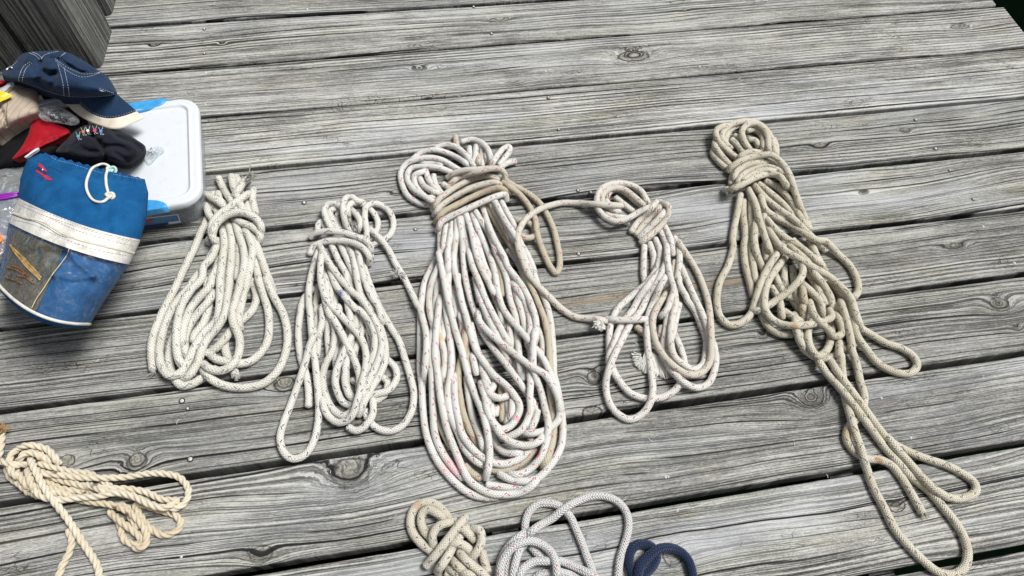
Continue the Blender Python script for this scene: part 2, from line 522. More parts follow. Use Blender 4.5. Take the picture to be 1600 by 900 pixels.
# ------------------------------------------------------------------ timber posts at the back left
def post(c_near, c_right, w, label, seed, h=1.15, cham=.012):
    """square post: near bottom corner, far-right bottom corner on the deck, width of the near face"""
    A, B = np.array(c_near[:2]), np.array(c_right[:2])
    d = B-A; L = np.linalg.norm(d); d /= L
    e = np.array([-d[1], d[0]])              # to the left
    Cc = A+e*w; D = B+e*w
    ring = []
    for P, q1, q2 in ((A, Cc, B), (B, A, D), (D, B, Cc), (Cc, D, A)):
        u1 = (q1-P)/np.linalg.norm(q1-P); u2 = (q2-P)/np.linalg.norm(q2-P)
        ring += [P+u1*cham, P+(u1+u2)*cham*.3, P+u2*cham]
    ring = np.array(ring)
    m = wood('post_wood', (), seed, 'zy', .50, (.98, 1.0, .93), .5, 1.5, .0)
    V, F = [], []
    zs = [-.3, .0, .006, .02, .05, .1, .2, .35, .5, .7, .9, h]
    n = len(ring); cen = ring.mean(0)
    for i, z in enumerate(zs):
        for jx, p in enumerate(ring):
            s = 1-.035*math.exp(-max(z, 0)/.018)+.004*mnoise.noise(Vector((z*6, jx*1.7, seed)))
            q = cen+(p-cen)*s
            V.append((q[0], q[1], z))
    for i in range(len(zs)-1):
        for jx in range(n):
            k = (jx+1) % n
            F.append((i*n+jx, i*n+k, (i+1)*n+k, (i+1)*n+jx))
    F.append(tuple((len(zs)-1)*n+jx for jx in range(n)))
    o = mesh_obj('timber_post', V, F, m, None, False)
    tag(o, label, 'post', 'timber posts at the back of the deck')
    return o
pA, pB = at(160, 108), at(178, 42)
post(pA, pB, .125, 'thick square weathered post standing on the deck behind the navy cap', 61)
qB = at(52, 112)
post(qB+np.array([0.0, 0, 0]), qB+np.array([.02, .14, 0]), .16, 'dark timber post at the top left corner, left of the thick post', 67)
pC = at(176, 26)
post(pC, pC+np.array([.004, .12, 0]), .10, 'narrow grey post just behind the thick square post', 71)
# low horizontal rail boards behind the posts
bmr = bmesh.new()
yb = pB[1]+.20
for i in range(4):
    vs = add_box(bmr, (pA[0]-.55, yb, .075+i*.15), (1.0, .03, .135))
rails = bm_obj('board_fence', bmr, wood('fence_wood', (), 83, 'xy', .45), None, False)
tag(rails, 'dark horizontal boards seen in the gap between the two timber posts', 'fence')
# ------------------------------------------------------------------ rope materials
def rope_mat(name, base, dirty, fleck=None, rad=.007, pitch=.011, fl_len=.30, fl_pitch=.034, stain=None, dirt=.5,
             chev=6, depth=.0009, twisted=False, spots=None, seed=0.0, second=None, fl_k=.85):
    n = NT(name)
    u = n.sep(n.coord('UV'))
    U, Vv = u[0], u[1]
    o = n.coord()
    ta = n.t.nodes.new('ShaderNodeAttribute'); ta.attribute_name = 'tint'
    t = ta.outputs['Fac']
    d1 = n.noise(o, 26, 4, .6)
    d2 = n.noise(o, 150, 3, .6)
    c = n.mix(n.mul(n.rng(d1, .38, .72), dirt), base, dirty)
    c = n.mix(n.mul(n.rng(d2, .45, .8), dirt*.5), c, tuple(x*.8 for x in dirty))
    c = n.mix(t, c, tuple(x*y for x, y in zip(dirty, (.9, .87, .8))))
    if not twisted:
        w = n.math('PINGPONG', n.mul(Vv, chev*2), 1.0)
        ph = n.add(n.math('DIVIDE', U, pitch*.5), n.mul(w, .9))
        y1 = n.math('SINE', n.mul(ph, 2*math.pi))
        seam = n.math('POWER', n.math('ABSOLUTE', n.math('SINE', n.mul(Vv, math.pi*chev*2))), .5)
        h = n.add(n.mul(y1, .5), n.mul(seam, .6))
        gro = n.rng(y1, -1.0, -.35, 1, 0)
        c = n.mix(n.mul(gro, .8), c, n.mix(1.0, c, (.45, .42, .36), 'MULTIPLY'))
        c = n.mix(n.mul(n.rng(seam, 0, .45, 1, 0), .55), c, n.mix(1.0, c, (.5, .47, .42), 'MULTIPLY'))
        n.bump(n.add(h, n.mul(n.noise(o, 1500, 2), .6)), .8, depth)
    else:
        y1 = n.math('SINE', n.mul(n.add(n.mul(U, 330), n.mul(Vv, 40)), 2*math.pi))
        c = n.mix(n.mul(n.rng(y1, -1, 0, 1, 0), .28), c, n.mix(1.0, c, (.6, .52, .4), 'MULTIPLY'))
        n.bump(n.add(n.mul(y1, .4), n.noise(o, 1400, 3)), .7, depth)
    if fleck:
        for q, (sg, off, col) in enumerate(((1, 0.0, fleck), (-1, .5, fleck if second is None else second), (1, .55, fleck))):
            a = n.math('FRACT', n.add(n.math('DIVIDE', U, fl_pitch), off+q*.13))
            cell = n.math('FLOOR', n.add(n.math('DIVIDE', U, fl_pitch), off+q*.13))
            rnd = n.math('FRACT', n.mul(n.math('SINE', n.mul(n.add(cell, q*7.7), 12.9898)), 437.585))
            b = n.math('FRACT', n.add(n.add(Vv, n.mul(a, sg*.38)), n.add(n.mul(rnd, .25), q*.37)))
            m1 = n.rng(n.math('ABSOLUTE', n.sub(b, .5)), .018, .034, 1, 0)
            m2 = n.rng(n.math('ABSOLUTE', n.sub(a, .4)), fl_len*.42, fl_len*.5, 1, 0)
            c = n.mix(n.mul(n.mul(m1, m2), fl_k), c, col)
            # the same yarn shows again half a turn on
            b2 = n.math('FRACT', n.add(b, .5))
            m3 = n.rng(n.math('ABSOLUTE', n.sub(b2, .5)), .018, .034, 1, 0)
            c = n.mix(n.mul(n.mul(m3, m2), fl_k), c, col)
    if stain:
        for (col, sc, lo, hi, k, sd) in stain:
            f = n.noise(n.add_v(o, sd), sc, 2, .5)
            c = n.mix(n.mul(n.rng(f, lo, hi), k), c, col)
    if spots:
        for (p, r, col, k) in spots:
            vd = n.t.nodes.new('ShaderNodeVectorMath'); vd.operation = 'DISTANCE'
            n.put(vd.inputs[0], n.t.nodes.new('ShaderNodeNewGeometry').outputs['Position']); vd.inputs[1].default_value = p
            f = n.mul(n.rng(n.add(vd.outputs['Value'], n.mul(n.sub(d2, .5), r*1.2)), r*.45, r, 1, 0), k)
            c = n.mix(f, c, col)
    n.col(c)
    n.set(Roughness=.88)
    n.put(n.b.inputs['Specular IOR Level'], .18)
    n.put(n.b.inputs['Sheen Weight'], .15)
    return n.m
def _add_v(self, v, s):
    n = self.t.nodes.new('ShaderNodeVectorMath'); n.operation = 'ADD'
    self.put(n.inputs[0], v); n.inputs[1].default_value = (s, s*.7, s*1.3)
    return n.outputs[0]
NT.add_v = _add_v

# ------------------------------------------------------------------ tracing and stacking of rope
FR = {'A': (220, 260, 4.5), 'B': (220, 430, 4.5), 'C': (425, 295, 4.5), 'D': (425, 460, 3.332), 'E': (615, 205, 4.5),
      'F': (640, 390, 4.5), 'G': (640, 585, 4.5), 'H': (900, 275, 4.5), 'I': (900, 470, 4.5), 'J': (1100, 180, 4.5),
      'K': (1100, 370, 4.5), 'L': (1240, 540, 5.0), 'M': (1280, 660, 3.75), 'N': (0, 660, 3.75), 'P': (630, 765, 6.667),
      'Q': (860, 765, 6.667), 'R': (0, 60, 4.5), 'T': (0, 230, 5.296), 'U': (0, 360, 5.625), 'V': (180, 130, 3.913),
      'X': (0, 0, 1.0)}
def px_of(s):
    out, f = [], FR['X']
    for tok in s.split():
        if tok in FR: f = FR[tok]
        else:
            a, b = tok.split(',')
            out.append((f[0]+float(a)/f[2], f[1]+float(b)/f[2]))
    return np.array(out)

PILE = np.zeros((60000, 4)); NP_ = [0]        # x, y, z, radius of every rope sample laid so far
def lay(strands, r, zcap=.07, comp=.90):
    """lay the strands one after another: each rests on the deck or on the strands under it"""
    start = NP_[0]
    pxs = [catmull(px_of(s['p']), 10) for s in strands]
    step = .0042
    res = None
    for it in range(3):
        NP_[0] = start
        new = []
        for q, s in enumerate(strands):
            P = pxs[q]
            rr = s.get('r', r)
            if res is None:
                z = np.full(len(P), rr)
                W = np.array([at(a, b, rr) for a, b in P])
                d = np.r_[0, np.cumsum(np.linalg.norm(np.diff(W[:, :2], axis=0), axis=1))]
                n = max(4, int(d[-1]/step))
                ss = np.linspace(0, d[-1], n)
                strands[q]['_px'] = np.stack([np.interp(ss, d, P[:, 0]), np.interp(ss, d, P[:, 1])], 1)
                z = np.full(n, rr)
            else:
                z = res[q]
            PX = strands[q]['_px']
            W = np.array([at(a, b, zz) for (a, b), zz in zip(PX, z)])
            n = len(W)
            zz = np.full(n, rr)
            own = max(4, int(rr*4.5/step))
            base = NP_[0]
            for i in range(n):
                m = max(base+i-own, 0) if i > own else base
                if m > 0:
                    dd = np.hypot(PILE[:m, 0]-W[i, 0], PILE[:m, 1]-W[i, 1])
                    lim = comp*(PILE[:m, 3]+rr)
                    k = dd < lim
                    if k.any():
                        zz[i] = max(zz[i], (PILE[:m, 2][k]+np.sqrt(lim[k]**2-dd[k]**2)*.95).max())
                PILE[base+i] = (W[i, 0], W[i, 1], zz[i], rr)
            # soft limit, then let the rope's stiffness bridge the dips
            zc_ = zcap*1.6
            zz = rr+zc_*(1-np.exp(-(zz-rr)/zc_))
            zz = zz+s.get('lift', 0.0)
            mx = zz.copy()
            for sft in (1, 2):
                mx[sft:] = np.maximum(mx[sft:], zz[:-sft]); mx[:-sft] = np.maximum(mx[:-sft], zz[sft:])
            ker = np.exp(-.5*(np.arange(-7, 8)/3.3)**2); ker /= ker.sum()
            pad = np.r_[np.full(7, mx[0]), mx, np.full(7, mx[-1])]
            zf = np.convolve(pad, ker, 'valid')
            PILE[base:base+n, 2] = zf
            NP_[0] = base+n
            new.append(zf)
        res = new
    out = []
    for q, s in enumerate(strands):
        rr = s.get('r', r)
        zz = res[q].copy()
        if s.get('bury', 'both') != 'none':
            nb_ = min(int(.020/step), len(zz)//3)
            for i in range(nb_):
                f = (1-i/nb_)**2
                if s.get('bury', 'both') != 'end' and zz[i] > rr*1.5: zz[i] -= f*min(zz[i]-rr, 2.4*rr)
                if s.get('bury', 'both') != 'start' and zz[-1-i] > rr*1.5: zz[-1-i] -= f*min(zz[-1-i]-rr, 2.4*rr)
        W = np.array([at(a, b, z_) for (a, b), z_ in zip(s['_px'], zz)])
        W = list(W)
        dive = s.get('dive', 'both')
        for end in (0, 1):
            if dive == 'none' or (dive == 'start' and end == 1) or (dive == 'end' and end == 0): continue
            e = W[0] if end == 0 else W[-1]
            nb = W[3] if end == 0 else W[-4]
            if e[2] > rr*1.7:
                t = e-nb; t[2] = 0; t /= max(np.linalg.norm(t), 1e-6)
                drop = min(e[2]-rr*.8, rr*4.5)
                ext = [e+t*rr*.75+np.array([0, 0, -rr*.35]), e+t*rr*1.15+np.array([0, 0, -rr*1.1]), e+t*rr*1.1+np.array([0, 0, -max(drop, rr*1.3)])]
                if end == 0: W = ext[::-1]+W
                else: W = W+ext
        out.append(resample(catmull(np.array(W), 3), step=.0025))
    return out

def S(p, tint=0.0, **k):
    d = {'p': p, 'tint': tint}
    d.update(k)
    return d

def fray(acc, p, d, n=26, L=.014, r=.0006, spread=.7, tint=0.0, seed=1, thick=None):
    rs = np.random.RandomState(seed)
    d = np.array(d, dtype=float); d /= np.linalg.norm(d)
    for i in range(n):
        v = d+rs.normal(0, spread, 3); v[2] = abs(v[2])*.6 if p[2] < .02 else v[2]
        v /= np.linalg.norm(v)
        l = L*rs.uniform(.5, 1.15)
        q0 = np.array(p)+rs.normal(0, .0018, 3)
        bend = rs.normal(0, .35, 3)
        pts = [q0+v*l*t+bend*l*t*t*.6 for t in (0, .35, .7, 1)]
        pts = [np.array([a[0], a[1], max(a[2], .0012)]) for a in pts]
        acc.tube(np.array(pts), (thick or r)*rs.uniform(.7, 1.3), segs=5, tint=tint)

def trefoil(phi):
    q = (phi+math.pi/3) % (2*math.pi/3)-math.pi/3
    return .50*np.cos(q)+np.sqrt(np.maximum(.50**2-(.50*np.sin(q))**2, 0)+.004)

def make_rope(name, label, cat, strands, r, mat, zcap=.07, segs=12, twisted=False, group=None, fuzz=0, ends=(), jit=.05):
    """one coiled rope: strands flagged part='turns' bind the coil"""
    paths = lay(strands, r, zcap)
    allp = np.vstack(paths)
    c = allp.mean(0)
    root = empty(name, (float(c[0]), float(c[1]), 0.0))
    tag(root, label, cat, group)
    groups = {}
    uoff = 0.0
    for s, P in zip(strands, paths):
        a = groups.setdefault(s.get('part', 'loops'), Acc())
        rr = s.get('r', r)
        if twisted:
            P = resample(P, step=.0014)
            V, F, U = tube_arrays(P, rr, segs=24, prof=trefoil, twist=2*math.pi/.034)
        else:
            V, F, U = tube_arrays(P, rr, segs=segs, jit=jit)
        U = [(x+uoff, y) for x, y in U]
        uoff += .377
        a.add(V, F, U, s.get('tint', 0.0))
    rs = np.random.RandomState(len(allp))
    if fuzz:
        a = groups['loops']
        for i in range(fuzz):
            P = paths[rs.randint(len(paths))]
            if len(P) < 6: continue
            k = rs.randint(2, len(P)-2)
            t = P[k+1]-P[k-1]; t /= np.linalg.norm(t)
            v = rs.normal(0, 1, 3); v[2] = abs(v[2])*.7; v -= t*(v@t); v /= np.linalg.norm(v)
            p0 = P[k]+v*r*.9
            l = rs.uniform(.0015, .0038)
            pts = np.array([p0, p0+v*l*.5+t*l*rs.uniform(-.5, .5), p0+v*l*.8+t*l*rs.uniform(-1, 1)])
            a.tube(pts, .00022, segs=3, cap=False)
    for k, a in groups.items():
        a.build({'loops': 'loops', 'turns': 'binding_turns', 'tail': 'rope_tail'}[k], mat, root)
    for e in ends:                      # (pixel, height, direction in pixels, settings)
        (px, py), z, (dx, dy), kw = e
        p = at(px, py, z); d = at(px+dx, py+dy, z)-p
        a = Acc(); nm_ = kw.pop('name', 'frayed_end'); mt = kw.pop('mat', mat)
        fray(a, p, d, **kw)
        a.build(nm_, mt, root)
    return root

def pxmm(px, py, w):
    """half the width in metres that w photograph pixels span on the deck there"""
    a, b = at(px-w/2, py), at(px+w/2, py)
    return float(np.linalg.norm(a-b))/2

BIND = dict(part='turns')
CREAM, CREAM_D = (.74, .73, .675), (.61, .58, .49)
NAVYF = (.03, .045, .11)
# ---- 3: the big white coil
r3 = pxmm(760, 500, 10.6)
PK = (.72, .12, .22)
BG = .9
st3 = [
 S("G 640,60 650,200 655,330", BG), S("G 690,190 700,280 680,345"), S("G 720,150 720,260 700,330"), S("G 610,230 600,290"), S("G 560,180 580,260 570,330"),
 S("G 600,60 560,150 545,260"), S("G 820,280 860,390 850,470"), S("G 900,250 880,330 840,400"), S("G 300,60 290,160 305,260 300,340", .7),
 S("F 210,700 205,800 200,890 G 240,40 245,120 240,190", .6),
 S("F 155,610 155,740 150,880 G 155,60 165,150 190,290 250,430 300,520", .85),
 S("F 240,140 235,330 240,500 235,640"), S("F 310,260 320,400 330,480"), S("F 350,430 370,560 350,640"),
 S("F 430,520 460,660 500,780 G 520,0 560,80"), S("F 390,560 400,680 420,860", .9), S("F 440,740 470,880"),
 S("F 480,300 490,380", .2), S("F 340,180 335,330"), S("F 600,30 640,180 655,330", BG), S("F 720,300 745,400 740,500", BG), S("F 660,470 680,560", BG),
 S("F 700,520 710,620 740,760 750,880"), S("F 620,640 660,740 700,830"), S("F 900,560 935,660 925,780 915,860"), S("F 820,640 860,760 880,860"),
 S("F 780,780 800,880 G 790,30 830,20 870,40"),
 S("F 270,0 265,150 258,300 255,420 270,520 290,620 303,740 285,880 G 268,60 255,180"),
 S("F 205,190 190,300 183,420 200,560 210,640"), S("F 245,20 275,130 270,260 285,380"),
 S("F 180,660 190,760 195,880 G 205,60 225,180"),
  S("F 190,60 110,220 85,350 76,500 74,700 75,860 G 85,60 95,250 120,430 190,600 300,740 420,835 530,865 620,860"),
 S("F 230,60 150,250 138,400 170,540 225,650 250,780 238,880 G 240,60", .15),
 S("F 500,350 530,460 560,560"),
 S("F 390,560 385,700 G 350,-60 340,60 350,140 372,260 420,390 480,490 535,555", BG),
 S("G 300,280 350,420 440,570 520,640 600,672 680,668 760,640 830,585 880,520", BG),
 S("F 280,600 295,760 G 285,20 268,140 285,280 345,420 400,540 470,610 540,650"),
 S("G 310,20 318,180 345,330 370,420 430,510 520,590 640,630 740,610 820,555 870,490"),
 S("F 165,560 152,700 155,850 G 160,100 165,250 178,420 225,540 300,650 380,735"),
 S("G 385,640 430,690 500,735", BG),
 S("G 540,775 640,790 760,792 860,760 940,690 980,580"),
 S("G 400,20 420,180 450,320 500,450 520,540"),
 S("G 500,60 540,200 560,330 600,480 660,545 740,555 810,530"),
 S("F 480,0 520,120 560,230 600,330 635,430 650,520"), S("F 460,190 490,330 540,450 590,560 650,680 710,800"),
 S("F 600,10 650,110 685,220 705,350 745,480 760,640 772,780 775,880"),
 S("F 760,200 745,290 775,400 805,520 835,640 850,720"), S("F 720,230 790,330 838,450 850,560 830,680"),
 S("F 860,120 905,260 950,350 985,470 1003,620 1012,780 1015,880 G 1030,60 1065,240 1078,400 1060,520 990,640 900,730 800,752 700,735 630,700"),
 S("F 690,0 760,90 800,190 830,300", 0), 
 S("E 650,490 700,610 770,720 840,830 F 790,110 840,230 900,370 950,500 975,620 985,780 988,880 G 985,100 1000,210 1010,320 1010,420 980,560 930,650", .8),
 S("E 670,480 720,580 790,700 840,800", .6), S("E 690,470 760,590 810,690 860,790"), S("E 745,470 790,560 840,650 890,780 F 840,60 880,160"),
 S("E 350,620 330,700 325,860 F 205,20 225,130 255,280 280,400 320,560 370,720 408,870 G 440,90 480,190 510,260 545,400 562,530 556,640 535,730"),
 S("E 380,600 365,700 345,860"), S("E 420,590 405,700 380,860 F 270,60 268,180"), S("E 450,570 440,700 425,860 F 312,20 312,120 345,260 370,380 400,480 430,600 470,710 530,800 590,880 G 680,80 745,160 775,230 755,300 700,370 640,385 590,340 552,270 530,180"),
 S("E 480,570 490,680 520,800 550,890 F 440,80", 0), S("E 460,590 480,760 490,890 F 385,150 410,290 450,420 480,500 530,610 600,710 680,810 740,890 G 760,40 820,130 868,200 885,265", -.0),
 S("E 520,560 560,690 600,820 F 530,120 590,240", 0) ,
 S("E 540,560 590,680 640,800 680,890 F 600,170 620,290 650,400 700,480 780,570 860,665 940,770 G 990,0 1040,120 1056,230 1045,320 960,390 860,415 790,418"),
 S("E 560,540 620,640 690,760 730,880"), S("E 500,560 545,700 580,860 F 500,120 560,240 600,330"),
 S("F 415,0 440,110 490,230 530,340 600,480 660,590 710,680"),
 S("E 620,520 660,640 710,760 780,890 F 690,120 750,200 810,290 860,400 888,500 885,620 860,720 845,860 G 850,60 845,160 850,250 825,330 785,390 720,430 640,450"),
 S("E 710,490 790,640 860,750 F 800,40 850,160"),
 S("F 880,560 870,700 870,820 G 880,0 920,110 950,230 975,350 958,490 915,590 840,670 760,705 690,700"),
 S("G 530,60 560,130 620,165 700,150"),
 S("G 590,340 640,420 720,480 830,500 910,470 945,420"),
 S("F 480,430 490,500 560,585 640,655 760,750 850,820 G 950,0 1000,70 1045,170 1058,280"),
 S("F 215,330 200,450 185,600 178,750 G 195,-20 215,150 250,330 290,460 330,560 372,660 412,735 480,795 560,835 660,845 770,832 850,790 910,720"),
 # head loops
 S("E 435,35 440,80 460,130 500,180 560,240", .7), S("E 530,110 540,180 560,230"), S("E 620,120 625,180 620,250"), S("E 580,105 575,170 562,240", .0),
 S("E 600,180 598,240", .6), S("E 650,150 660,220"),
 S("E 475,75 560,60 630,90 668,140 690,230"),
 S("E 280,310 290,360 330,430 360,460"), S("E 230,290 245,340 290,400 330,440"), S("E 185,330 210,380 270,420 330,450"), S("E 345,370 390,400 420,430"),
 S("E 290,460 240,470 190,430 150,370 150,310 190,290 230,280"), S("E 180,210 240,230 300,220 340,250", 0),
 S("E 290,120 360,98 430,108 490,150 540,210 570,260"),
 S("E 130,200 200,150 290,133 380,155 470,200 540,250"),
 S("E 300,510 210,455 140,410 95,330 120,265 220,250 320,258 400,288 450,310"),
 S("E 285,525 190,510 100,455 58,370 50,290 90,230 170,195 270,187 350,208 430,255 490,290"),
 S("E 680,250 720,185 770,125 812,108 815,140 785,185 740,240"), S("E 730,270 800,225 862,212", dive='start'),
 # tan turns
 S("E 340,600 420,540 520,480 630,430 720,400", .8, **BIND),
 S("E 375,330 430,295 500,275 600,268 690,262", .35, **BIND), S("E 395,375 450,330 540,300 640,272 730,262 775,290 790,360", .55, **BIND),
 S("E 275,560 310,490 380,430 480,370 580,328 680,318 735,345", .55, **BIND), S("E 285,590 340,520 430,460 520,410 620,375 720,362 760,390", .5, **BIND),
 S("E 295,640 350,570 450,515 560,460 660,420 750,400 795,425", 1.0, **BIND),
 S("E 310,700 335,640 420,590 540,535 640,490 740,452 785,445 795,490", .1, **BIND),
 S("E 860,625 930,635 985,680 990,735 930,750 880,725", .8, part='tail'),
 S("E 780,345 850,385 950,440 1030,510 1085,600 1125,690 1150,790 F 1055,60 1052,130 1030,165 990,120 955,50 E 1030,790 1005,700 1000,640 960,540 900,460 830,400 780,370", .85, part='tail'),
]
pk = lambda px, py, z: tuple(at(px, py, z))
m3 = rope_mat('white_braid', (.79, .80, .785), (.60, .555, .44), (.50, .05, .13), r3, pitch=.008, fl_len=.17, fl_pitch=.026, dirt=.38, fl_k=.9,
              stain=[((.78, .20, .33), 34, .735, .77, .5, 3.0)],
              spots=[(pk(744, 235, .05), .008, (.85, .40, .58), .6), (pk(746, 460, .04), .012, (.85, .45, .5), .6), (pk(708, 728, .012), .02, (.85, .5, .55), .6),
                     (pk(840, 710, .02), .008, (.75, .03, .16), .9), (pk(683, 530, .02), .014, (.6, .36, .10), .8), (pk(729, 398, .05), .009, (.8, .12, .3), .8),
                     (pk(786, 520, .05), .01, (.75, .12, .25), .6), (pk(838, 462, .04), .007, (.7, .02, .12), .9)])
make_rope('rope_coil', 'largest white rope coil with pink flecks, bound by tan turns', 'rope',
          st3, r3, m3, zcap=.055, group='rope coils laid out on the deck', fuzz=1300)
# ---- 1: thick cream braid, leftmost coil of the row
r1 = pxmm(320, 450, 12.4)
st1 = [
 S("B 590,430 595,520 620,600 648,650 668,712"),
 S("A 560,640 515,760 B 470,60 480,200 440,340 380,420 372,470"),
 S("B 520,120 480,180 400,270 330,380 308,470 322,560 350,600"),
 S("A 560,680 500,790 B 490,70 420,150 350,235 312,330 292,420 292,500"),
 S("A 625,560 610,700 B 600,30 585,130 560,250"),
 S("A 690,500 690,640 680,800"),
 S("A 760,790 B 785,60 812,130 808,195 775,260 720,310 650,370 590,450 520,520 460,555"),
 S("A 790,600 820,750 845,850 B 825,20 860,130 895,250 903,370 885,480 830,560 760,610 680,622 600,608 530,590 490,560"),
 S("B 235,420 205,520 200,610 225,700 285,775 360,765 430,725 490,690 540,650"),
 S("A 780,470 830,600 880,740 930,880 B 880,20 930,140 1000,270 1030,400 1022,530 970,660 880,750 780,785 650,788 550,762 490,725 440,670"),
 S("A 480,340 455,400 420,470 380,570 340,650 290,750 B 250,75 195,180 140,290 100,390 78,480 75,560 82,620 88,668", dive='start'),
 S("A 545,510 510,600 450,700 380,790 B 330,100 250,190 190,300 150,420 130,540 145,640 200,705 270,692 325,620 372,520 440,410 530,320 552,220 556,60 A 556,790 575,650 588,540 575,440 568,400"),
 S("A 540,540 500,640 440,710 B 430,20 350,110 290,210 262,310 250,420 252,530 275,610 305,650"),
 S("A 605,390 635,470 640,560 635,680 622,800 B 625,40 608,160 592,270 540,365 470,450 430,520 410,590 380,650 340,705 300,725"),
 S("A 720,430 770,520 785,600 770,700 745,820 B 745,60 722,140 700,240 688,330 700,380"),
 S("A 660,380 690,480 720,570 730,680 705,790 B 705,20 690,100 662,190 642,280 655,350 690,430 695,510 672,590 620,650 545,672 480,655 440,625"),
 # the bound head
 S("A 790,160 785,230 800,300 810,340"), S("A 510,190 530,230 570,280 600,330"), S("A 690,160 730,240 755,320 770,360"),
 S("A 480,260 520,300 560,350"), S("A 462,270 480,340 520,385 550,410"),
 S("A 545,190 550,230 590,270"),
 S("A 670,75 690,120 670,190 660,260"),
 S("A 428,190 470,205 550,255 620,310 680,360"),
 S("A 545,80 572,140 612,205 660,280 690,340"),
 S("A 637,70 648,130 670,190 700,270 740,340"),
 S("A 765,80 720,115 690,160 650,220", dive='end'),
 S("A 500,480 520,400 590,345 680,325 770,340 830,390 840,440", **BIND),
 S("A 655,375 720,400 790,430 838,480 828,530", **BIND),
 S("A 760,190 700,230 620,290 545,345 500,410 500,480 535,550", **BIND),
 S("A 500,500 522,420 585,355 680,322 760,338 818,375 845,420 845,470", **BIND)]
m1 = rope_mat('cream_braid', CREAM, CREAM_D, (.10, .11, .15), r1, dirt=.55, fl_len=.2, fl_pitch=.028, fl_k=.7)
make_rope('rope_coil', 'thick cream rope coil with dark flecks, beside the corner of the white storage box', 'rope',
          st1, r1, m1, zcap=.05, group='rope coils laid out on the deck', fuzz=500,
          ends=[((388, 276), .035, (10, -2), dict(n=60, L=.013, r=.0007, spread=.8, seed=3)),
                ((369, 587), .012, (5, 8), dict(n=26, L=.006, r=.0008, spread=.5, seed=4)),
                ((239.5, 580), .007, (0, 9), dict(n=18, L=.006, r=.0007, spread=.4, seed=5))])
# ---- 2: slimmer off-white braid with small navy flecks
r2 = pxmm(540, 500, 10.8)
st2 = [
 S("C 370,500 375,700 370,880"), S("C 440,560 450,700 440,880 D 345,60 350,200 330,330 345,430"),
 S("C 410,560 412,760 400,880 D 300,70 290,200 300,330", .1), S("C 540,580 560,700 540,860 D 400,60 405,150 380,250 350,350 335,450"),
 S("D 440,60 430,200 400,300"), S("D 470,90 465,200 430,300 410,380"), S("D 500,180 520,290 500,380"), S("D 485,110 520,200 560,330"),
 S("C 330,680 312,780 300,860 D 228,60 235,130 240,250 232,330", .25),
 S("C 375,600 385,700 372,830 D 262,60 262,130 240,230", .1),
 S("C 420,400 470,510 520,600 530,700 D 395,60 420,180 400,300 385,400 395,500 430,550"),
 S("D 420,440 440,460 460,440", .5),
 S("D 560,420 600,460 580,530 540,555", .2),
 S("C 620,440 650,560 690,680 740,800 D 572,90 620,175 660,240 690,330 720,430 738,520 722,620 670,690 600,712 540,692 500,650 485,600"),
 S("D 590,330 640,380 648,440 605,500 540,520 470,545"),
 S("D 400,270 385,370 380,450 400,520 430,550"),
 S("D 420,210 360,330 330,420 335,490 370,560 420,585"),
 S("D 525,540 525,620 490,680 440,710 395,690"),
 S("C 350,470 340,600 355,700 D 290,80 325,170 312,300 280,360 265,430 275,510 310,590 370,632 430,600", .15),
 S("C 480,390 540,520 600,650 640,770 D 510,60 560,160 588,260 590,340 560,420 510,500 480,560 450,630"),
 S("C 530,390 570,480 590,580 610,700 D 480,60 530,120 565,200"),
 S("C 600,420 620,520 650,640 700,760 D 555,70 575,150"),
 S("C 290,700 225,770 205,850 D 155,50 140,150 138,230 150,330 178,420 190,500 190,585"),
 S("C 325,440 285,570 260,700 262,860 D 195,60 205,180 218,300 232,420 243,560 240,660 215,770 165,840 105,855 60,820 42,750 60,670 95,580 145,440 180,330 195,270 225,200"),
 S("C 405,560 450,680 520,770 600,850 D 445,75 500,130 530,190 535,270 515,360 480,450"),
 S("D 310,110 350,180 400,280 440,370 455,430 452,500"),
 S("C 340,410 400,520 470,620 560,720 640,790 D 515,100 555,180 572,260 550,350 515,430 485,500 450,560"),
 S("C 350,440 340,560 345,660 375,760 430,840 D 330,80 400,155 455,215 487,290 488,370 468,460 445,550 410,640 350,668 300,640 270,590 262,545"),
 # head
 S("C 570,240 620,258 690,290"), S("C 640,280 600,190 560,160"),
 S("C 330,320 322,265 350,230 380,280"), S("C 480,290 455,210 470,160 430,150"),
 S("C 460,290 420,210 408,165 440,140 480,150"),
 S("C 430,300 385,220 368,150 395,110 450,108 500,135 540,160"),
 S("C 600,310 620,240 600,190 560,150"),
 S("C 690,360 735,300 745,240 720,180 670,130 610,100 555,105 530,150 540,200"),
 S("C 560,330 520,250 503,180 500,110 520,65 560,58 600,85 640,95"),
 S("C 700,400 760,370 825,330 855,250 830,170 770,118 710,103 662,130 652,200 665,290 668,370"),
 S("C 270,345 300,315 370,300 460,300 560,325 640,360 690,410", **BIND),
 S("C 640,350 690,400 695,450", **BIND),
 S("C 265,465 290,410 360,375 460,365 550,375 630,410 680,470 685,530", **BIND),
 S("C 690,285 760,350 820,430 870,530 920,610 980,730 1030,830 D 765,60 785,130 803,210 803,300 795,390 790,440", part='tail', dive='start')]
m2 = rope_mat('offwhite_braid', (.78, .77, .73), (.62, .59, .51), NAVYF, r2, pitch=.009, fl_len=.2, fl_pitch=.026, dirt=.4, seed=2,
              spots=[(tuple(at(532, 462, .02)), .012, (.05, .09, .28), .8)])
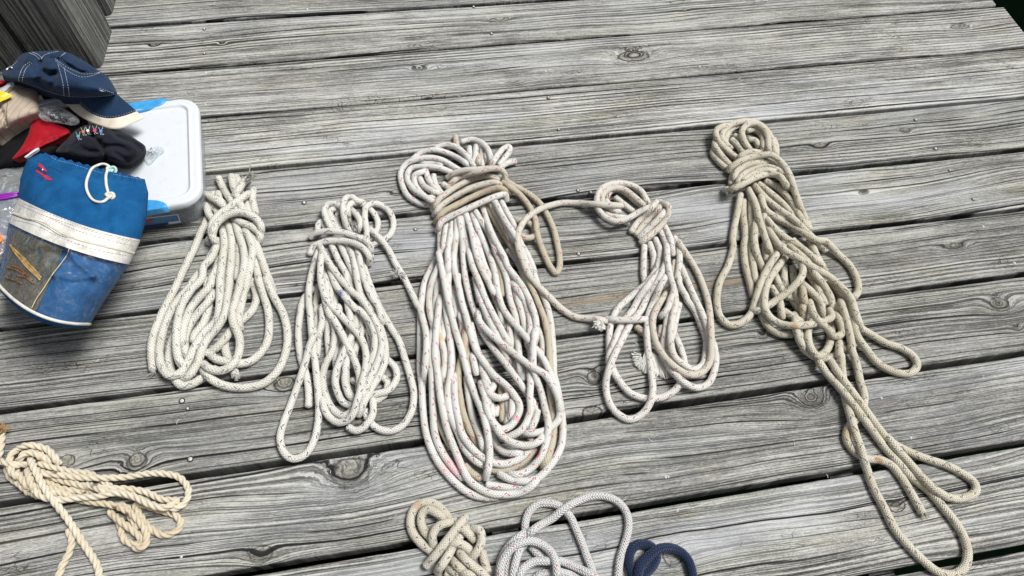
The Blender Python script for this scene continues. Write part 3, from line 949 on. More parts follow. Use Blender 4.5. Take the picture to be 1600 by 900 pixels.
make_rope('rope_coil', 'off-white rope coil with small navy flecks and one long hanging loop at its lower left', 'rope',
          st2, r2, m2, zcap=.05, group='rope coils laid out on the deck', fuzz=450,
          ends=[((625, 430), .012, (8, 2), dict(n=22, L=.008, r=.0008, spread=.9, seed=6)),
                ((618, 427), .012, (-8, -2), dict(n=16, L=.007, r=.0008, spread=.9, seed=7)),
                ((662, 592), .010, (2, 8), dict(n=40, L=.006, r=.0008, spread=.8, seed=8)),
                ((553, 353), .03, (2, 8), dict(n=26, L=.008, r=.0008, spread=.9, seed=9))])
# ---- 4: white and tan coil with a tie across to the big coil
r4 = pxmm(1000, 450, 10.3)
st4 = [
 S("I 420,180 470,220 540,285", .9), S("H 480,490 475,600 475,700 492,770"), S("H 515,470 545,560 545,660"), S("I 600,180 590,260", .1),
 S("I 650,60 630,200 615,330 650,420"), S("I 690,230 740,350 762,450 740,540"),
 S("I 725,20 700,130 680,230 640,330"),
 S("H 700,600 680,650 690,700", .5),
 S("H 555,440 590,530 572,640 500,750 430,810 360,870 I 290,60 245,160 232,300 245,430 290,540 370,640 460,682 560,688 650,660 720,600 750,530"),
 S("H 615,640 520,750 440,860 I 400,60 330,150 270,290 230,420 262,500 300,560"),
 S("H 640,590 575,740 500,850 I 460,60 385,160 320,280 270,380 225,500 210,600 235,720 300,800 380,835 460,800 520,720 540,620 525,480 505,340 500,200 512,90 545,10 H 560,850 600,760 640,690"),
 S("H 690,430 725,540 722,660 695,790 I 700,20 672,150 665,280 692,390 760,452 830,482 890,450 912,370 915,270 880,170 830,60 785,0 H 770,840 730,770 720,700"),
 S("H 740,640 800,780 845,880 I 890,100 940,240 975,340 980,450 930,580 850,612 770,582 690,510 640,450"),
 S("H 715,460 790,570 860,690 910,820 I 932,30 945,150 950,300 940,430 880,505 800,520 700,470 610,380 552,260 540,130 585,20 H 610,860 650,800", .55),
 S("H 620,350 665,450 680,560"), S("H 590,385 635,480 642,600 665,720 685,800 660,880 I 640,60 590,115"),
 S("I 215,128 300,135 400,135 505,130"),
 # head
 S("H 370,330 300,300 230,240"), S("H 180,250 250,285 350,295", .2), S("H 300,250 250,230 210,170"),
 S("H 210,160 240,110 300,95 350,120 410,170 480,220", .5), S("H 480,210 400,140 330,92 250,88 190,130 185,180 230,230", .5),
 S("H 275,150 330,195 400,250", .1),
 S("H 510,200 460,110 380,62 280,52 190,82 150,145 152,220 200,285 280,320 370,295 450,250 540,210", .2),
 S("H 385,395 430,330 500,260 562,190", .2, **BIND),
 S("H 420,415 480,340 550,270 605,205", .5, **BIND), S("H 440,435 510,370 580,300 632,235", .1, **BIND),
 S("H 452,470 520,420 600,345 648,270 648,212 600,190", .4, **BIND),
 S("H 320,210 250,205 200,202 100,197 0,190 E 1180,505 1110,520 1030,548 950,600 900,660 872,740 880,830 F 790,60 830,160 890,240 980,330 1060,410 1125,455 I 0,115 80,125 150,130 212,145", .35, part='tail', dive='none'),
]
m4 = rope_mat('white_tan_braid', (.79, .785, .755), (.66, .61, .50), (.32, .05, .08), r4, pitch=.008, fl_len=.22, fl_pitch=.019, dirt=.35,
              spots=[(pk(981, 300, .03), .014, (.45, .24, .10), .6)])
tuft_m = simple('white_fibre', (.74, .73, .69), .95, .15)
make_rope('rope_coil', 'small white and tan rope coil with a knot-like head, tied across to the biggest coil', 'rope',
          st4, r4, m4, zcap=.045, group='rope coils laid out on the deck', fuzz=500,
          ends=[((937, 503), .014, (-2, 10), dict(n=90, L=.013, r=.0009, spread=.35, seed=12, mat=tuft_m))])
def tuft(rootobj, spine, ang0, ang1, L, n, seed):
    """a limp, matted fan of unlaid fibres lying on the boards"""
    rs = np.random.RandomState(seed); a = Acc()
    SP = resample(np.array([at(x, y, .004) for x, y in spine]), n=n)
    for i in range(n):
        u = i/(n-1); th = math.radians(ang0+(ang1-ang0)*u+rs.normal(0, 7))
        d = at(spine[0][0]+math.cos(th)*10, spine[0][1]+math.sin(th)*10, 0)-at(*spine[0], 0); d /= np.linalg.norm(d)
        sd_ = np.array([-d[1], d[0], 0]); l = L*rs.uniform(.6, 1.1); z0 = rs.uniform(.001, .008)
        ph, am = rs.uniform(0, 6), rs.uniform(.03, .12)
        pts = [SP[i]*[1, 1, 0]+[0, 0, z0*(1-.6*t)+.0012]+d*l*t+sd_*l*am*math.sin(ph+4*t) for t in np.linspace(0, 1, 7)]
        a.tube(np.array(pts), rs.uniform(.0004, .0009), segs=4)
    return a.build('frayed_tuft', tuft_m, rootobj)
coil4 = [o for o in COL.objects if o.get('label', '').startswith('small white and tan')][0]
tuft(coil4, [(1010, 548), (1024, 556), (1034, 560)], 105, 62, .036, 230, 5)
tuft(coil4, [(1000, 556), (1004, 566)], 200, 120, .014, 50, 6)
# ---- 5: long grey-beige coil on the right
r5 = pxmm(1200, 400, 10.6)
st5 = [
 S("K 560,200 570,330 620,440 690,540"), S("K 500,270 540,360 590,430"), S("K 620,210 650,400 680,480"), S("K 690,460 700,560 690,600", .6), S("K 690,330 700,420 710,480", .6),
 S("K 560,520 620,560 690,600"), S("K 660,600 670,680 720,760"), S("K 980,790 1015,792"), S("K 1040,590 1062,690 1055,770"), S("K 760,400 790,480 800,560"),
 S("J 275,600 275,700 290,860 K 280,60 290,200 320,320 345,420", .2), S("J 330,600 330,740 335,880 K 330,60 345,200 365,330"),
 S("J 360,740 K 355,30 375,130 425,250"), S("J 420,700 440,860 K 430,60 440,180"), S("J 480,820 K 500,60 470,160"),
 S("J 255,560 235,680 210,800 200,890 K 205,60 170,200 110,320 90,450 112,560 180,620 265,602 330,540 360,450 405,310 460,200 530,100"),
 S("K 620,20 720,110 790,170 840,230"), S("K 740,20 800,150 850,240"), S("K 880,310 930,370 980,440"),
 S("K 720,230 800,350 850,480"), S("K 700,210 780,330 830,440"),
 S("K 470,350 530,450 548,570"), S("K 400,540 450,630 530,682 620,688"),
 S("K 640,560 650,660 690,760 770,840 860,855 925,835"),
 S("K 690,330 760,390 820,460 832,560"),
 S("K 540,60 620,110 690,180 760,260"), S("K 590,60 720,170 780,260 840,340 890,430 905,560 895,700 860,800 800,838 745,770 732,660 760,590"),
 S("K 650,140 690,200 690,270 620,360 530,430 440,490 370,520 335,515"),
 S("K 580,130 520,210 450,320 425,430 430,510 480,580 570,620 700,622 830,598 900,560 880,515"),
 S("K 745,470 780,560 860,640 920,700 968,680 955,600 925,540"),
 S("K 925,480 1010,560 1100,640 L 600,-90 720,-20 840,20 930,80 965,150 930,205 860,220 750,190 650,130 570,30 490,-90 K 1050,560 1000,430 900,330"),
 S("J 450,300 540,350 600,430 640,560 700,700 745,810"), S("J 430,460 520,510 600,590 660,690 720,790"), S("J 380,480 470,550 560,630 640,730"),
 S("J 350,490 440,590 540,670 640,740 720,820 K 790,30 860,100"),
 S("J 310,520 360,620 390,740 430,860 K 450,60 468,118"),
 S("J 400,570 430,660 500,715 600,770 700,830 800,880 K 850,30 940,120 1030,210 1080,320 1080,390 1050,430"),
 S("J 440,730 520,820 600,880 K 660,60 760,140 830,200"),
 S("J 450,800 K 500,20 560,90 660,150 760,210 880,280 960,350 1030,430 1060,520 1100,640"),
 S("K 960,450 1005,600 1035,740 L 455,30 490,140 520,280 550,380 545,470 500,560 430,640 412,720 450,800 520,860 M 290,215 350,218 420,250 480,320 530,400 570,470 605,530"),
 S("K 950,740 955,850 L 368,60 378,180 390,290 405,420 440,540 480,680 530,820 M 262,220 320,390 380,500 440,620 520,720 610,810 700,878 790,890 850,850 870,770 850,680 800,590 720,490 640,400 540,320 450,220 370,130 290,20 L 480,480 360,330 260,220 190,110"),
 S("L 290,120 360,230 450,350 560,500 660,640 740,735 M 500,160 620,210 740,250 840,300 908,355 915,405 855,440 770,442 690,402 610,330 530,240 450,150 400,85"),
 # head
 S("J 150,370 90,310 62,265 75,230"), S("J 180,350 110,270 75,205 90,160", 0), S("J 190,170 235,210 270,260"), S("J 210,145 250,160 285,215 310,260"),
 S("J 310,170 360,180 390,230"), S("J 490,170 505,220 508,280"), S("J 260,60 180,110 150,190 190,240"),
 S("J 300,110 360,105 410,150 418,270"),
 S("J 500,290 485,200 455,130 405,75 330,45 240,50 160,90 125,150 150,210"),
 S("J 240,310 150,235 95,170 85,110 130,80 180,75"),
 S("J 325,250 282,180 268,110 315,65 390,75 440,130 455,270"),
 S("J 190,490 200,430 240,380 320,340", 0, **BIND), S("J 230,320 270,280 330,258 395,265", **BIND),
 S("J 210,475 225,405 300,352 380,335 460,345 540,400 585,480", **BIND),
 S("J 225,500 270,425 360,375 450,365 540,400 600,470", **BIND),
 S("J 170,400 200,360 280,312 380,287 470,280 540,330 600,420 640,540 690,680", **BIND),
 S("J 250,480 350,412 430,388 510,400", **BIND),
 S("J 175,530 260,492 360,440 450,415 530,430 590,510", **BIND)]
m5 = rope_mat('grey_beige_braid', (.69, .655, .55), (.55, .48, .35), (.09, .09, .09), r5, pitch=.008, fl_len=.2, fl_pitch=.023, dirt=.6,
              spots=[(pk(1241, 510, .03), .008, (.45, .27, .09), .7), (pk(1257, 463, .02), .012, (.36, .2, .04), .8), (pk(1331, 551, .012), .008, (.45, .25, .08), .7),
                     (pk(1374, 720, .012), .008, (.45, .25, .09), .7), (pk(1327, 678, .01), .014, (.48, .30, .12), .5)])
make_rope('rope_coil', 'long dirty beige rope coil on the right whose loose loops trail to the lower right', 'rope',
          st5, r5, m5, zcap=.055, group='rope coils laid out on the deck', fuzz=600,
          ends=[((1441, 801), .008, (5, 6), dict(n=26, L=.006, r=.0008, spread=.6, seed=22)),
                ((1141, 300), .02, (-8, 3), dict(n=22, L=.006, r=.0007, spread=.6, seed=23))])
# ---- 6: three-strand rope, lower left
r6 = pxmm(150, 760, 11.0)
st6 = [
 S("N 700,480 745,500 770,560 815,620"), S("N 250,330 350,385 450,400 540,412 610,425", .3), S("N 280,375 380,420 480,455 600,470", .3),
 S("N 230,240 330,268 430,290 520,300 590,335 650,380", .15), S("N 240,290 340,332 450,362 560,390", .3), S("N 200,330 260,390 330,430"),
 S("N 850,485 795,480 830,560 880,620 960,660 1040,630 1058,580 1020,540 940,515 840,480", .35),
 S("N 640,520 700,590 725,680 775,712 835,700 800,650 720,590 660,540", .4),
 S("N 470,455 560,468 640,480 720,505 800,560 845,620 860,690 835,735 790,735", .3),
 S("N 400,630 422,690 402,770 365,840 330,950", .3),
 S("N 500,365 620,385 760,390 860,410 950,450 1035,455", 0),
 S("N 215,280 260,300 340,305 450,320 600,325 740,320 860,300 960,300 1050,322 1103,390 1090,460 1040,500 980,500 900,490 820,450 720,420 620,402 540,375", .1),
 S("N 170,340 200,390 250,435 350,452 470,440 580,432 680,412 780,432 880,480 960,500 1045,462", 0),
 S("N 40,260 60,320 120,365 170,415", .35), S("N 80,270 130,330 175,395", .3), S("N 55,240 70,290 110,330", .2), S("N 165,290 180,350 200,400", .3),
 S("N 15,50 8,110 2,160 -10,215", .1), S("N -45,240 -20,225 50,240 110,250 165,245", .1),
 S("N 60,260 55,215 95,165 165,150 235,185 300,235", .1, **BIND), S("N 100,240 140,185 200,180 250,215", .2, **BIND),
 S("N 95,160 150,135 220,140 280,160 320,205 345,245", .1, **BIND),
 S("N 180,215 210,285 260,380 330,480 400,570 470,680 530,770 570,840 590,940", 0, part='tail')]
m6 = rope_mat('twisted_cream', (.80, .74, .60), (.66, .54, .36), None, r6, twisted=True, dirt=.45, depth=.0006,
              stain=[((.16, .06, .03), 42, .70, .74, .9, 9.0)],
              spots=[(pk(*(np.array(FR['N'][:2])+np.array(q)/3.75), .018), rr, (.13, .05, .03), .9) for q, rr in
                     (((245, 420), .006), ((325, 287), .007), ((560, 367), .007), ((735, 545), .008), ((838, 307), .008), ((1058, 322), .005), ((665, 508), .007), ((500, 703), .005))])
make_rope('rope_coil', 'twisted three-strand cream rope with brown stains, hanked at the lower left', 'rope',
          st6, r6, m6, zcap=.04, twisted=True,
          ends=[((4, 672), .012, (2, -8), dict(n=60, L=.008, r=.0009, spread=.6, seed=31, mat=simple('brown_whipping', (.32, .2, .09), .9)))])
# ---- 7: cream knotted braid at the bottom
r7 = pxmm(700, 850, 13.6)
st7 = [
 S("P 440,880 520,900 600,960", .3), S("P 470,820 560,870 640,930", .3), S("P 510,740 580,810 660,880", .4), S("P 820,640 850,760 880,860", .1), S("P 600,860 700,900 760,980"),
 S("P 380,700 480,620 600,480 680,380"),
 S("P 300,650 170,545 90,430 75,300 130,180 240,130 350,160 430,240 510,330 650,430 745,530", .2),
 S("P 290,510 220,430 185,330 205,240 265,210 345,245 430,310", .2),
 S("P 320,600 305,490 355,395 440,350 540,335", .1),
 S("P 480,560 580,560 670,610 715,680"),
 S("P 700,730 790,610 818,500 790,420 715,410"),
 S("P 590,660 640,720 720,790 820,870 900,970"),
 S("P 500,630 460,700 400,790 358,850"),
 S("P 235,800 330,690 430,560 540,420 648,290")]
m7 = rope_mat('cream_thick_braid', (.72, .69, .60), (.60, .54, .42), (.06, .06, .09), r7, pitch=.008, fl_len=.16, fl_pitch=.019, dirt=.5, chev=8,
              spots=[(pk(653, 788, .012), .01, (.45, .25, .12), .5)])
make_rope('rope_coil', 'thick cream rope tangled in a knot at the bottom edge', 'rope',
          st7, r7, m7, zcap=.05, segs=16, fuzz=120)
# ---- 8: pale grey-white double braid
r8 = pxmm(880, 850, 12.6)
st8 = [
 S("P 1330,590 1420,690 1500,760"), S("P 1280,560 1180,650 1115,720 1085,800 1090,960"), S("P 1240,560 1190,690 1150,850 1140,970"),
 S("P 1340,960 1450,880 1560,880"), S("Q 60,850 200,890 320,960"),
 S("P 1270,450 1275,330 1312,235 1400,155 1520,142 Q 90,170 150,220 210,290 270,420 330,560 380,700 430,830 460,960"),
 S("P 1180,960 1250,825 1370,750 1480,745 1560,745 Q 110,745 200,780 320,835 430,890 520,960"),
 S("P 1290,440 1170,520 1080,620 1025,720 1000,850 990,970"),
 S("P 1010,970 1018,800 1070,680 1170,580 1300,535 1420,560 1530,640 1588,760 1600,960"),
 S("P 1290,470 1420,375 1560,295 Q 120,215 250,135 400,75 540,65 680,112 770,200 812,320 805,450 762,600 722,740 700,970")]
m8 = rope_mat('pale_double_braid', (.70, .71, .71), (.56, .56, .55), (.60, .10, .14), r8, pitch=.0085, fl_len=.12, fl_pitch=.02, dirt=.25, chev=5, depth=.0016)
make_rope('rope_coil', 'pale grey-white braided rope with red flecks, looping loosely at the bottom edge', 'rope',
          st8, r8, m8, zcap=.05, segs=18, fuzz=150)
# ---- 9: navy rope
r9 = pxmm(1030, 870, 14.5)
st9 = [
 S("Q 860,900 822,760 838,640 910,572 1000,572 1075,615 1105,700 1060,800 960,900"),
 S("Q 900,960 930,820 1010,710 1110,628 1220,605 1340,640 1425,720 1468,830 1490,960")]
m9 = rope_mat('navy_braid', (.012, .028, .080), (.008, .018, .052), None, r9, pitch=.0085, dirt=.4, chev=6, depth=.0018)
make_rope('rope_coil', 'dark navy blue braided rope curling up at the bottom edge', 'rope', st9, r9, m9, zcap=.05, segs=20)
# ------------------------------------------------------------------ soft things traced from above
def bvh_of(*objs):
    vs, fs = [], []
    for o in objs:
        off = Vector((0, 0, 0)); q = o
        while q is not None:
            off = off+q.location; q = q.parent
        b = len(vs)
        vs += [v.co+off for v in o.data.vertices]
        fs += [tuple(i+b for i in p.vertices) for p in o.data.polygons]
    return BVHTree.FromPolygons(vs, fs)
EYE = Vector((0, 0, CH))
def hit(tree, px, py, off=0.0):
    d = Vector(ray(px, py)).normalized()
    l, nrm, i, dist = tree.ray_cast(EYE, d)
    if l is None: return None
    if nrm.dot(d) > 0: nrm = -nrm
    return np.array(l+nrm*off)
def on_path(tree, s, off=.0008, n=8):
    P = catmull(px_of(s), n)
    out = [hit(tree, a, b, off) for a, b in P]
    out = np.array([o for o in out if o is not None])
    return out
def seam(name, tree, paths, mat, parent, r=.0005, off=.0004, dashed=0.0):
    a = Acc()
    for s in paths:
        P = on_path(tree, s, off)
        if len(P) < 3: continue
        P = resample(P, step=.0015)
        for k in range(2, len(P)-2):       # keep the thread from jumping off the cloth
            if np.linalg.norm(P[k]-P[k-1]) > .006: P[k] = P[k-1]
        if dashed:
            m = max(2, int(dashed/.0015)); i = 0
            while i+m < len(P):
                a.tube(P[i:i+m], r, segs=5); i += m+1
        else:
            a.tube(P, r, segs=6)
    return a.build(name, mat, parent)
def decal(name, tree, polys, mat, parent, off=.0008):
    V, F = [], []
    for s in polys:
        P = px_of(s) if isinstance(s, str) else np.array(s)
        Q = [hit(tree, a, b, off) for a, b in P]
        if any(q is None for q in Q): continue
        b = len(V); V += Q; F.append(tuple(range(b, b+len(Q))))
    if not V: return None
    bm = bmesh.new()
    vs = [bm.verts.new(v) for v in V]
    for f in F:
        try: bm.faces.new([vs[i] for i in f])
        except ValueError: pass
    bmesh.ops.triangulate(bm, faces=bm.faces[:])
    o = bm_obj(name, bm, mat, parent, True)
    return o
def seg_dist(p, P):
    d = 1e9
    for a, b in zip(P[:-1], P[1:]):
        ab = b-a; t = max(0, min(1, ((p-a)@ab)/max(ab@ab, 1e-9)))
        d = min(d, np.linalg.norm(p-a-ab*t))
    return d
def puff(name, outline, centre, z0, H, zbot, mat, parent=None, p=2.4, rings=26, n=110, folds=(), wr=.002, wscale=30, seed=0, tilt=(0, 0), sharp=0.0):
    """a soft closed body: silhouette, height of its rim, height above the rim, underside"""
    O = resample(catmull(px_of(outline), 10, closed=True), n=n, closed=True)
    c = px_of(centre)[0]
    FP = [(catmull(px_of(s), 6), d, w) for s, d, w in folds]
    V, F = [], []
    def zat(q, t):
        e = max(1-t**p, 0)**.5
        z = z0+H*e+tilt[0]*(q[0]-c[0])+tilt[1]*(q[1]-c[1])
        g = at(q[0], q[1], z)
        k = min(1, (1-t)*5)
        v = Vector((g[0]*wscale, g[1]*wscale, seed))
        z += wr*k*(mnoise.noise(v)+.5*mnoise.noise(v*2.3))
        if sharp: z += sharp*k*(.5-abs(mnoise.noise(v*.8+Vector((3, 7, 0)))))
        for P, d, w in FP:
            z -= d*math.exp(-(seg_dist(q, P)/w)**2)*min(1, (1-t)*8)
        return z
    V.append(at(c[0], c[1], zat(c, 0)))
    for i in range(1, rings+1):
        t = math.sin(i/rings*math.pi/2)
        for q0 in O:
            q = c+(q0-c)*t
            V.append(at(q[0], q[1], zat(q, t)))
    for j in range(n): F.append((0, 1+j, 1+(j+1) % n))
    for i in range(rings-1):
        for j in range(n):
            k = (j+1) % n
            a = 1+i*n; b = a+n
            F.append((a+j, b+j, b+k, a+k))
    top = V[1+(rings-1)*n:1+rings*n]
    cc = np.mean(top, 0)
    last = 1+(rings-1)*n
    for f, zz in ((.97, .5), (.9, .0), (.5, .0)):
        base = len(V)
        for q in top:
            w = cc+(q-cc)*f
            V.append(np.array([w[0], w[1], zbot+(q[2]-zbot)*zz]))
        for j in range(n):
            k = (j+1) % n
            F.append((last+j, base+j, base+k, last+k))
        last = base
    F.append(tuple(last+j for j in range(n)))
    # orientation: make the top face up
    V = np.array(V)
    a, b, d = V[F[0][0]], V[F[0][1]], V[F[0][2]]
    if np.cross(b-a, d-a)[2] < 0: F = [tuple(reversed(f)) for f in F]
    return mesh_obj(name, V, F, mat, parent)

def cloth(name, color, rough=.9, weave=900, var=.18, fold=.5, sheen=.05):
    n = NT(name)
    o = n.coord()
    a = n.noise(o, 22, 4, .6)
    b = n.noise(o, 260, 3, .7)
    c = n.mix(n.rng(a, .3, .7), tuple(x*(1-var) for x in color), tuple(min(1, x*(1+var)) for x in color))
    c = n.mix(n.mul(n.rng(b, .5, .75), .25), c, tuple(min(1, x*1.6+.02) for x in color))
    n.col(c); n.set(Roughness=rough)
    n.put(n.b.inputs['Sheen Weight'], sheen); n.put(n.b.inputs['Specular IOR Level'], .15)
    n.bump(n.add(n.mul(n.noise(o, 45, 4, .6, 1.2), fold*6), n.mul(n.noise(o, weave, 2), .5)), .6, .0012)
    return n.m

def clear(name, haze=.16, tint=(.9, .93, .95), rough=.08, wr=60, wd=.003, hz2=.25):
    """clear flexible plastic: mostly see-through, creased, with sharp glints"""
    n = NT(name)
    o = n.coord()
    tr = n.t.nodes.new('ShaderNodeBsdfTransparent'); tr.inputs[0].default_value = (*tint, 1)
    mx = n.t.nodes.new('ShaderNodeMixShader')
    n.set(Base_Color=(.85, .88, .9, 1), Roughness=rough)
    n.put(n.b.inputs['Specular IOR Level'], .9)
    w = n.noise(o, wr, 3, .5, 1.5)
    n.bump(n.add(w, n.mul(n.noise(o, wr*4, 2), .2)), 1.0, wd)
    f = n.add(haze, n.mul(n.rng(n.noise(o, wr*1.6, 4, .6, 2.0), .48, .72), hz2))
    lw = n.t.nodes.new('ShaderNodeLayerWeight'); lw.inputs[0].default_value = .25
    f = n.add(f, n.mul(lw.outputs['Fresnel'], .25))
    n.put(mx.inputs[0], f)
    n.t.links.new(tr.outputs[0], mx.inputs[1]); n.t.links.new(n.b.outputs[0], mx.inputs[2])
    n.t.links.new(mx.outputs[0], n.out.inputs[0])
    return n.m

# ------------------------------------------------------------------ storage box with a white lid
ZL = .068
BR, TR = at(314, 313, ZL)[:2], at(308, 150, ZL)[:2]
ey = (TR-BR); LY = np.linalg.norm(ey); ey /= LY
ex = np.array([ey[1], -ey[0]])
LX = .235
cen = (BR+TR)/2-ex*LX/2
box = empty('storage_box', (float(cen[0]), float(cen[1]), 0))
tag(box, 'clear plastic storage box with a white lid and blue latches, under the caps', 'storage box')
hx, hy, rc = LX/2, LY/2, .036
def sd_rr(x, y, hx, hy, r):
    qx, qy = abs(x)-hx+r, abs(y)-hy+r
    return math.hypot(max(qx, 0), max(qy, 0))+min(max(qx, qy), 0)-r
def to_w(x, y, z): 
    q = cen+ex*x+ey*y
    return (q[0], q[1], z)
def rr_ring(hx, hy, r, k=8):
    pts = []
    for sx, sy, a0 in ((1, 1, 0), (-1, 1, 90), (-1, -1, 180), (1, -1, 270)):
        for i in range(k+1):
            a = math.radians(a0+90*i/k)
            pts.append((sx*(hx-r)+r*math.cos(a), sy*(hy-r)+r*math.sin(a)))
    return pts
ring = np.array(rr_ring(hx, hy, rc, 10)); nr = len(ring)
V, F = [], []
HW, HD = .062, .026                  # latch half width, depth
def lid_z(x, y):
    s = sd_rr(x, y, hx, hy, rc)
    z = ZL
    if s > -.004: z -= .004*((s+.004)/.004)**2*.6
    inner = s+.019
    for sg in (1, -1):
        e = math.hypot(x/(HW+.014), (y-sg*hy)/(HD+.016))-1
        inner = max(inner, -e*.03)
    t = max(0, min(1, .5-inner/.005)); t = t*t*(3-2*t)
    z -= .0034*t
    z += .0010*math.exp(-((inner-.0028)/.0022)**2)
    return z
V.append(to_w(0, 0, lid_z(0, 0)))
ts = np.r_[np.linspace(.08, .7, 12), np.linspace(.72, 1, 34)]
for t in ts:
    for (x, y) in ring: V.append(to_w(x*t, y*t, lid_z(x*t, y*t)))
for j in range(nr): F.append((0, 1+j, 1+(j+1) % nr))
for i in range(len(ts)-1):
    for j in range(nr):
        k = (j+1) % nr; a = 1+i*nr
        F.append((a+j, a+nr+j, a+nr+k, a+k))
last = 1+(len(ts)-1)*nr
for (s, z) in ((1.006, ZL-.005), (1.010, ZL-.009), (1.010, ZL-.013), (.985, ZL-.0135)):
    b = len(V)
    for (x, y) in ring: V.append(to_w(x*s, y*s, z))
    for j in range(nr):
        k = (j+1) % nr; F.append((last+j, b+j, b+k, last+k))
    last = b
n = NT('white_plastic')
o = n.coord()
n.col(n.mix(n.mul(n.rng(n.noise(o, 60, 4, .7), .52, .75), .35), (.62, .65, .69), (.47, .50, .53)))
n.set(Roughness=.5); n.bump(n.noise(o, 700, 2), .15, .0004)
lid = mesh_obj('lid', V, F, n.m, box)
# latches
blue_pl = simple('blue_plastic', (.05, .31, .63), .35, .12, 90)
for sg in (1, -1):
    lt = []
    for i in range(25):
        a = math.pi*i/24
        lt.append((HW*math.cos(a), sg*(hy+.004)-sg*HD*math.sin(a)**.8))
    outer = [(x, sg*(hy+.0045)) for x in np.linspace(-HW, HW, 13)[1:-1]]
    poly = lt+outer
    c0 = (0, sg*(hy-HD*.4))
    V, F = [], []
    for s, z in ((1, ZL-.012), (1, ZL+.0005), (.96, ZL+.0022), (.8, ZL+.0012), (.4, ZL+.0006)):
        for (x, y) in poly: V.append(to_w(c0[0]+(x-c0[0])*s, c0[1]+(y-c0[1])*s, z))
    m = len(poly)
    for i in range(4):
        for j in range(m):
            k = (j+1) % m; F.append((i*m+j, i*m+k, (i+1)*m+k, (i+1)*m+j))
    F.append(tuple(4*m+j for j in range(m)))
    mesh_obj('latch', V, F, blue_pl, box)
# clear body with things in it
n = NT('clear_tub')
n.set(Base_Color=(.80, .83, .85, 1), Roughness=.18, IOR=1.25)
n.put(n.b.inputs['Transmission Weight'], .0)
tr = n.t.nodes.new('ShaderNodeBsdfTransparent'); tr.inputs[0].default_value = (.86, .89, .91, 1)
mx = n.t.nodes.new('ShaderNodeMixShader')
n.put(mx.inputs[0], n.add(.22, n.mul(n.rng(n.noise(n.coord(), 30, 3, .5, 1.0), .45, .75), .22)))
n.t.links.new(tr.outputs[0], mx.inputs[1]); n.t.links.new(n.b.outputs[0], mx.inputs[2]); n.t.links.new(mx.outputs[0], n.out.inputs[0])
V, F = [], []
for s, z in ((.965, ZL-.012), (.955, .035), (.925, .006), (.90, .001)):
    for (x, y) in ring: V.append(to_w(x*s, y*s, z))
for i in range(3):
    for j in range(nr):
        k = (j+1) % nr; F.append((i*nr+j, (i+1)*nr+j, (i+1)*nr+k, i*nr+k))
F.append(tuple(3*nr+j for j in range(nr)))
tub = mesh_obj('tub', V, F, n.m, box)
bmc = bmesh.new()
rs = np.random.RandomState(5)
for i in range(7):
    x, y = -hx*.7+i*.026, -hy*.75+rs.uniform(0, .02)
    vs = bmesh.ops.create_uvsphere(bmc, u_segments=12, v_segments=8, radius=1)['verts']
    bmesh.ops.scale(bmc, vec=(.02, .03, .02), verts=vs)
    bmesh.ops.translate(bmc, vec=to_w(x, y+.012, .024), verts=vs)
bm_obj('dark_contents', bmc, simple('tub_contents', (.07, .075, .085), .7, .5, 50), box)
# paper label on the front
tt = bvh_of(tub)
whitep = simple('label_white', (.75, .76, .78), .5, .05)
navyp = simple('label_navy', (.02, .045, .14), .5, .1)
bluep = simple('label_blue', (.08, .22, .42), .5, .3, 200)
redp = simple('label_red', (.55, .05, .05), .5, .1)
def quad(a, b, c, d, nx=8, ny=4):
    out = []
    a, b, c, d = map(np.array, (a, b, c, d))
    f = lambda u, v: (a*(1-u)+b*u)*(1-v)+(d*(1-u)+c*u)*v
    for i in range(nx):
        for j in range(ny):
            out.append([f(i/nx, j/ny), f((i+1)/nx, j/ny), f((i+1)/nx, (j+1)/ny), f(i/nx, (j+1)/ny)])
    return out
La, Lb, Lc, Ld = (221, 341), (278, 334), (285, 352), (217, 361)
def sub(u0, v0, u1, v1):
    a, b, c, d = map(np.array, (La, Lb, Lc, Ld))
    f = lambda u, v: tuple((a*(1-u)+b*u)*(1-v)+(d*(1-u)+c*u)*v)
    return f(u0, v0), f(u1, v0), f(u1, v1), f(u0, v1)
lab = decal('label', tt, quad(La, Lb, Lc, Ld), whitep, box, .0006)
if lab:
    decal('label_print', tt, quad(*sub(.02, .07, .97, .55)), bluep, lab, .0010)
    decal('label_band', tt, quad(*sub(.02, .56, .70, .93)), navyp, lab, .0010)
    decal('label_badge', tt, quad(*sub(.12, .12, .30, .32), 3, 2), redp, lab, .0014)
    bars = []
    for i in range(11): bars += quad(*sub(.72+i*.021, .60, .72+i*.021+(.013 if i % 3 else .008), .90), 1, 1)
    decal('barcode', tt, bars, navyp, lab, .0014)

# ------------------------------------------------------------------ black and red bag under the caps
blackf = cloth('black_nylon', (.005, .005, .006), .8, var=.3, sheen=.02)
bag0 = empty('nylon_bag', at(60, 220)); bag0.location.z = 0
tag(bag0, 'black nylon bag with a red panel, squashed under the navy and beige caps', 'bag')
bb = puff('black_fabric', "R -90,640 0,600 120,560 230,520 250,420 250,345 420,385 560,500 640,610 600,690 520,740 430,800 330,870 180,900 0,930 -90,930", "R 250,700", .055, .035, .0015, blackf, bag0, wr=.006, wscale=30, seed=2)
redf = cloth('red_nylon', (.31, .005, .014), .55, var=.15, sheen=.05)
rp = puff('red_panel', "R 238,560 300,570 400,605 492,655 420,705 330,745 250,785 160,825 85,850 150,765 200,670", "R 290,700", .094, .007, .08, redf, bag0, wr=.003, wscale=40, seed=4)
grey_pl = simple('grey_plastic', (.32, .37, .41), .35, .15)
puff('plastic_strip', "R 262,478 275,440 350,425 435,410 450,432 380,448 320,462", "R 350,445", .108, .004, .09, grey_pl, bag0, wr=.0005, n=60, rings=8)
tt = bvh_of(bb)
